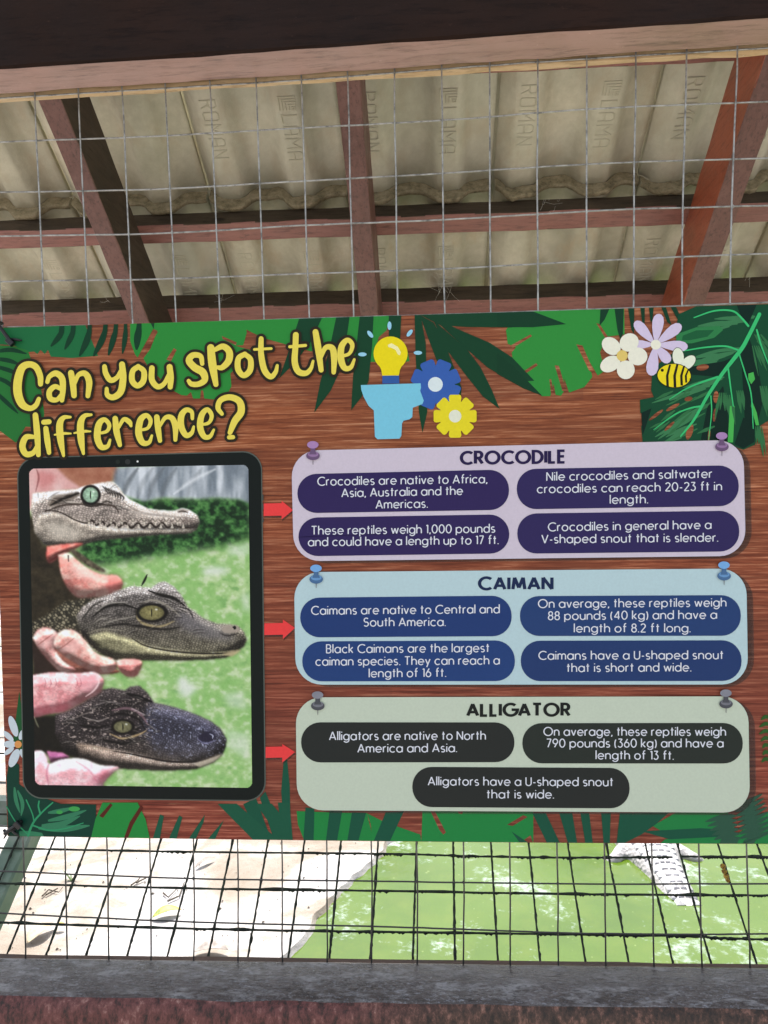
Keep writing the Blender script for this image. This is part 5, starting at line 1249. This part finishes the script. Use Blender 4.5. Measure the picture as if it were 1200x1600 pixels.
# hand between the first and second head
def skin(P, a, b, seed, rd=7, lk=22, z=za, soft=1):
    m_ = mask(z(P), soft); L = relief(blur(m_, rd), -.3, -1, lk)+(vnoise(2.6, 1.8, 2, seed+7)-.5)*.22; n3 = vnoise(10, 8, 3, seed)
    put(np.clip(blur(m_, 3)*1.6, 0, 1)-0*m_, (70,40,32), .35)
    put(m_, np.clip(mixc(a, b, np.clip((n3-.3)*2.2, 0, 1))*(1+np.clip(L, -.45, .35))[..., None], 0, 255)); return m_
skin([(160,462),(230,452),(330,446),(300,470),(240,500),(180,540),(160,520)], (176,96,88), (200,132,120), 31)
put(stroke(za([(175,530),(215,505),(240,480)]), 1.4, 2), (86,36,34), .8)
skin([(215,500),(262,490),(300,520),(350,560),(420,592),(490,596),(518,625),(510,665),(460,690),(390,704),(310,702),(262,660),(228,590)], (208,134,124), (234,190,176), 32, 8, 22)
put(mask(za([(270,520),(330,556),(420,600),(400,625),(330,610),(280,570)]), 4), (236,206,196), .65); put(mask(za([(430,610),(500,610),(508,650),(440,665)]), 5), (220,120,116), .5)
put(mask(za([(265,475),(300,480),(380,535),(435,572),(425,584),(360,556),(300,515)]), 1), mixc((60,54,44), (128,118,100), vnoise(5,5,2,41)))
put(stroke(za([(263,505),(264,530)]), 1.0, 1), (30,20,20), .9)
# ---- second head
neck2 = mask(za([(60,830),(150,790),(250,720),(380,700),(480,700),(560,800),(500,1010),(400,960),(330,900),(60,900)]), 2, False)
e, idr = cells(5.2, 4.4, .5, 51); put(neck2, np.clip(mixc((52,50,42), (150,142,120), np.clip(e*idr*1.9-.1, 0, 1))*1.0, 0, 255))
c2 = [(300,790),(330,745),(380,712),(440,692),(500,668),(560,645),(600,650),(655,655),(680,635),(715,624),(760,650),(795,690),(825,745),(900,800),(960,822),(1010,826),(1055,832),(1085,860),(1097,900),(1085,930),(1050,955),(1000,982),(900,992),(700,996),(600,996),(480,985),(420,960),(360,915),(320,860)]
m2 = mask(za(c2), 1, False); put(m2, croc_base(m2, (112,108,106), (78,74,70), (104,100,84), 905, 1030, 52, (4.4,3.2), .3, .75, 7, 30))
jaw2 = mask(za([(360,880),(440,860),(560,895),(640,930),(800,955),(900,962),(1075,950),(1000,982),(900,992),(700,996),(600,996),(480,985),(420,960)]), 2, False)
put(jaw2, croc_base(jaw2, (128,124,98), (146,142,112), (172,166,136), 990, 1032, 53, (4,3), .1, .3, 6, 18), .9)
put(stroke(za([(560,890),(620,925),(700,945),(800,958),(900,964),(1000,962),(1078,945)]), 1.4, 1.6)*m2, (34,30,26), .9); put(stroke(za([(600,932),(700,955),(820,968),(1000,970)]), 1, 1.5)*m2, (178,170,140), .6)
put(mask(za([(780,760),(900,810),(1000,860),(1040,900),(900,890),(780,830)]), 5)*m2, (132,130,138), .45)
for P, c_, w, o in (([(380,790),(440,745),(520,735),(590,755)],(26,24,22),2.4,.9), ([(385,775),(450,730),(540,722)],(176,170,160),1.3,.7), ([(420,840),(520,826),(600,835),(700,850),(790,840)],(28,26,24),2.2,.8), ([(430,820),(520,800),(580,790)],(170,164,150),1.2,.7),
   ([(640,668),(700,690),(760,705),(810,740)],(24,22,20),2.6,.9), ([(660,650),(715,632),(765,660),(800,705)],(164,158,152),1.3,.7), ([(600,730),(660,712),(730,740),(790,790)],(150,144,130),1.6,.8), ([(790,745),(830,760),(850,800)],(40,38,38),1.6,.8),
   ([(370,830),(420,800),(470,800)],(160,154,140),1.2,.6), ([(330,800),(380,740),(440,712)],(24,22,20),1.6,.7), ([(500,690),(560,664),(620,672)],(168,162,152),1.2,.6), ([(350,870),(420,850),(520,855)],(168,160,140),1.2,.6)):
    put(stroke(za(P), w, 1.6)*m2, c_, o)
eye(20+655/3, 700+772/3, 21, 12.5, (140,134,92), 0); put(stroke(za([(585,760),(590,800),(630,828),(700,835),(760,812)]), 1.8, 1.5)*m2, (176,160,118), .8)
put(mask(za([(982,842),(1010,826),(1050,830),(1062,856),(1020,868),(985,862)]), 1)*m2, (160,150,138)); put(mask(za([(1030,838),(1044,832),(1050,846),(1040,852)]), 0), (20,18,18))
put(stroke(za([(975,868),(1010,880),(1062,866)]), 1.2, 1.5)*m2, (40,36,36), .7); put(mask(za([(980,968),(1030,950),(1075,945),(1030,978)]), 1), (196,180,142), .8)
put(stroke(za([(608,645),(622,620),(634,594)]), 1.9, 1.2), (24,24,22), .95); put(stroke(za([(575,650),(573,632)]), 1, 1), (190,190,170), .6)
# fingers
skin([(170,190),(230,150),(300,180),(400,250),(500,262),(480,276),(380,278),(260,282),(200,250)], (150,90,78), (190,130,112), 61, 6, 20, zb)
skin([(94,110),(118,72),(160,62),(205,80),(214,110),(200,160),(240,220),(300,262),(230,270),(180,230),(120,160)], (206,140,134), (232,190,182), 62, 6, 20, zb)
skin([(192,140),(205,95),(250,70),(300,80),(345,125),(400,185),(475,210),(492,250),(450,275),(380,270),(290,225),(215,175)], (208,146,136), (232,196,184), 63, 6, 22, zb)
skin([(488,215),(540,208),(600,214),(609,238),(585,286),(545,292),(505,262)], (212,134,128), (234,178,168), 64, 5, 18, zb)
put(mask(zb([(222,170),(245,140),(300,112),(330,140),(300,175),(240,178)]), 2), (240,196,190), .55); put(stroke(zb([(212,165),(240,150),(290,112)]), 1, 1.4), (150,84,80), .6); put(mask(zb([(115,140),(180,95),(208,100),(195,150),(130,160)]), 2), (238,196,190), .45); put(stroke(zb([(112,148),(150,120),(190,92)]), 1, 1.4), (150,84,80), .6)
# ---- third head
body3 = mask(zb([(80,470),(200,468),(260,455),(340,560),(330,690),(240,660),(80,650)]), 3, False); put(body3, mixc((14,14,10), (34,32,24), vnoise(8,8,3,71)))
c3 = [(200,470),(260,452),(340,405),(420,352),(470,344),(530,356),(556,338),(600,334),(640,372),(668,414),(720,424),(780,440),(860,468),(930,500),(975,535),(1004,585),(1000,620),(985,655),(945,692),(860,725),(700,732),(520,722),(440,715),(380,695),(320,672),(240,640),(200,560)]
m3 = mask(zb(c3), 1, False); put(m3, croc_base(m3, (44,40,40), (50,45,46), (84,77,70), 1080, 1200, 72, (4.6,3.6), .2, .6, 9, 24))
sn = mask(zb([(640,420),(780,440),(930,500),(1004,585),(990,640),(900,665),(760,660),(660,620),(620,540)]), 8); put(sn*m3, croc_base(m3, (70,70,80), (56,57,70), (80,79,88), 1100, 1180, 73, (3.6,3.2), .5, .7, 10, 24), .85)
jaw3 = mask(zb([(300,600),(420,625),(560,650),(700,685),(860,695),(990,650),(945,692),(860,725),(700,732),(520,722),(440,715),(380,695),(320,672)]), 2, False)
put(jaw3, croc_base(jaw3, (96,84,72), (128,114,104), (150,138,128), 1155, 1205, 74, (3.6,2.8), .1, .5, 6, 18), .85)
put(stroke(zb([(470,640),(560,655),(640,672),(740,690),(860,690),(940,668),(985,650)]), 1.5, 1.6)*m3, (24,20,20), .9); put(mask(zb([(850,700),(930,672),(985,652),(960,688),(880,718)]), 1)*m3, (190,180,160), .8)
sp = vnoise(3.4, 2.0, 2, 75); glint = np.clip((sp-.67)*9, 0, 1)*mask(zb([(210,470),(330,410),(450,350),(620,350),(680,420),(620,620),(440,640),(260,600)]), 5)
put(glint*m3, (206,190,180), .75)
glint2 = np.clip((vnoise(2.8,2.4,2,76)-.68)*9, 0, 1)*sn; put(glint2*m3, (186,190,214), .8)
for P, c_, w, o in (([(540,372),(600,390),(655,410)],(16,14,16),3,.9), ([(535,352),(580,340),(625,365)],(110,104,104),1.2,.6), ([(330,480),(400,500),(460,480)],(196,184,176),1.3,.6), ([(320,520),(390,530),(450,520)],(14,12,12),2.2,.8), ([(470,450),(540,440),(600,465),(640,520)],(130,104,110),2.2,.8),
   ([(455,478),(520,465),(590,490),(625,540)],(22,18,20),2.0,.9), ([(460,560),(520,582),(590,565),(630,545)],(186,162,120),1.6,.85), ([(430,590),(520,605),(620,590)],(16,14,14),2.2,.8), ([(300,612),(400,620),(480,640)],(180,160,140),1.2,.7), ([(560,440),(620,470)],(190,176,176),1.2,.7),
   ([(380,430),(450,410),(520,420)],(190,180,176),1.1,.5), ([(260,500),(330,470),(400,450)],(170,160,150),1.0,.5)):
    put(stroke(zb(P), w, 1.6)*m3, c_, o)
eye(20+520/3, 960+527/3, 15.5, 10, (124,122,92), 0, (20,16,14)); put(mask(zb([(540,545),(575,535),(595,520),(590,555),(560,568)]), 1), (24,20,18), .8)
put(mask(zb([(875,570),(910,548),(945,556),(950,580),(915,600),(880,592)]), 1)*m3, (44,42,60)); put(stroke(zb([(925,560),(940,568),(938,582)]), 1, 1.1), (196,200,220), .8); put(stroke(zb([(868,585),(905,605),(955,590)]), 1.1, 1.4)*m3, (150,150,186), .6)
# thumb over the third head, hand under it
tm = skin([(60,290),(120,280),(200,270),(300,276),(385,270),(425,298),(428,330),(410,368),(350,402),(250,455),(180,466),(60,474)], (212,144,146), (238,196,194), 81, 8, 26, zb)
put(mask(zb([(90,430),(200,430),(300,400),(240,455),(100,472)]), 5)*tm, (206,104,118), .6); put(mask(zb([(330,300),(385,285),(410,310),(395,345),(350,365),(320,340)]), 2)*tm, (232,170,176), .6); put(stroke(zb([(395,285),(408,315),(385,355),(345,385)]), 1.4, 1.5)*tm, (244,216,214), .8)
for xk in (150, 175, 200, 300, 318): put(stroke(zb([(xk,300),(xk+6,325),(xk-4,345)]), .8, 1.5)*tm, (176,92,104), .5)
skin([(160,640),(235,648),(270,668),(240,690),(180,700)], (128,70,104), (166,106,140), 82, 5, 12, zb)
hm = skin([(90,640),(140,640),(160,670),(172,700),(230,680),(330,676),(410,705),(500,715),(470,745),(430,790),(400,830),(80,830)], (224,168,174), (240,212,214), 83, 10, 24, zb)
put(stroke(zb([(172,695),(160,740),(168,800)]), 1.6, 3)*hm, (190,110,130), .6); put(stroke(zb([(300,690),(360,730),(400,790)]), 1.4, 3)*hm, (196,120,140), .5); put(mask(zb([(340,790),(420,730),(480,722),(420,800)]), 4)*hm, (200,100,120), .5)
put(stroke(zb([(100,480),(112,510),(122,530)]), 1.2, 2), (180,180,150), .6)
img = np.clip(img+(vnoise(2.2,2.2,1,90)-.5)[..., None]*9, 0, 255)
wr = np.random.RandomState(44)
for mm_, zz, boxx, nn_ in ((m1, za, (110,185,520,300), 26), (m2, za, (330,660,860,880), 60), (m3, zb, (230,370,680,620), 46)):
    for q in range(nn_):
        x_ = wr.uniform(boxx[0], boxx[2]); y_ = wr.uniform(boxx[1], boxx[3]); L_ = wr.uniform(22, 70); a_ = wr.normal(-.1, .35)
        P = [(x_, y_), (x_+L_*.5*math.cos(a_), y_+L_*.5*math.sin(a_)-4), (x_+L_*math.cos(a_), y_+L_*math.sin(a_))]
        put(stroke(zz(P), .9, 1.4)*mm_*.999, (30,26,24), .42); put(stroke(zz([(u_, v_-4.5) for u_, v_ in P]), .7, 1.4)*mm_, (206,200,190), .34)
eye(20+368/3, 700+220/3, 13.2, 13, (172,204,176)); eye(20+655/3, 700+772/3, 21, 12.5, (140,134,92), 0); eye(20+520/3, 960+527/3, 15.5, 10, (124,122,92), 0, (20,16,14))
# small vertical lift in contrast like the print
img = np.clip((img-118)*1.14+116, 0, 255)
SC4 = [(45.5,732.5),(388,726.3),(394,1231),(55,1226.3)]
GW, GH = 340, 496
c4 = [np.array(BP(x, y, 26)) for x, y in SC4]
U, Vv = np.meshgrid(np.linspace(0,1,GW), np.linspace(0,1,GH))
co = ((1-Vv)[...,None]*((1-U)[...,None]*c4[0]+U[...,None]*c4[1])+Vv[...,None]*((1-U)[...,None]*c4[3]+U[...,None]*c4[2])).reshape(-1, 3)
sxp = (1-Vv)*((1-U)*SC4[0][0]+U*SC4[1][0])+Vv*((1-U)*SC4[3][0]+U*SC4[2][0]); syp = (1-Vv)*((1-U)*SC4[0][1]+U*SC4[1][1])+Vv*((1-U)*SC4[3][1]+U*SC4[2][1])
ii = np.clip(sxp-PX0, 0, PW-1.001); jj = np.clip(syp-PY0, 0, PH-1.001); i0 = ii.astype(int); j0 = jj.astype(int); fi = (ii-i0)[...,None]; fj = (jj-j0)[...,None]
i1 = np.minimum(i0+1, PW-1); j1 = np.minimum(j0+1, PH-1)
cc = (img[j0,i0]*(1-fi)+img[j0,i1]*fi)*(1-fj)+(img[j1,i0]*(1-fi)+img[j1,i1]*fi)*fj
cc = cc.reshape(-1, 3)/255; cc = np.where(cc <= .04045, cc/12.92, ((cc+.055)/1.055)**2.4)
a = (np.arange(GH-1)[:,None]*GW+np.arange(GW-1)[None,:]).ravel(); fc = np.stack([a, a+GW, a+GW+1, a+1], 1)
ax_ = np.abs(U-.5)*(SC4[1][0]-SC4[0][0]); ay_ = np.abs(Vv-.5)*498; outc = (np.hypot(np.maximum(0, ax_-(171.2-8)), np.maximum(0, ay_-(249-8))) > 8.3).ravel()
fc = fc[~(outc[fc].any(1))]
me = bpy.data.meshes.new('screen_picture'); me.vertices.add(len(co)); me.vertices.foreach_set('co', co.astype(np.float32).ravel())
me.loops.add(fc.size); me.loops.foreach_set('vertex_index', fc.ravel().astype(np.int32)); me.polygons.add(len(fc)); me.polygons.foreach_set('loop_start', np.arange(0, fc.size, 4, dtype=np.int32)); me.update(calc_edges=True); me.validate()
at = me.color_attributes.new('print', 'FLOAT_COLOR', 'POINT'); at.data.foreach_set('color', np.concatenate([cc*K, np.ones((len(cc),1))], 1).astype(np.float32).ravel())
m = NB('printed picture', .42, spec=.22); an = m.t.nodes.new('ShaderNodeAttribute'); an.attribute_name = 'print'; m.color(an.outputs['Color']); me.materials.append(m.m)
o = bpy.data.objects.new('screen_picture', me); COL.objects.link(o); o.parent = tab
o['label'] = 'printed photo of a pale, a grey and a black crocodilian head held in pink hands'
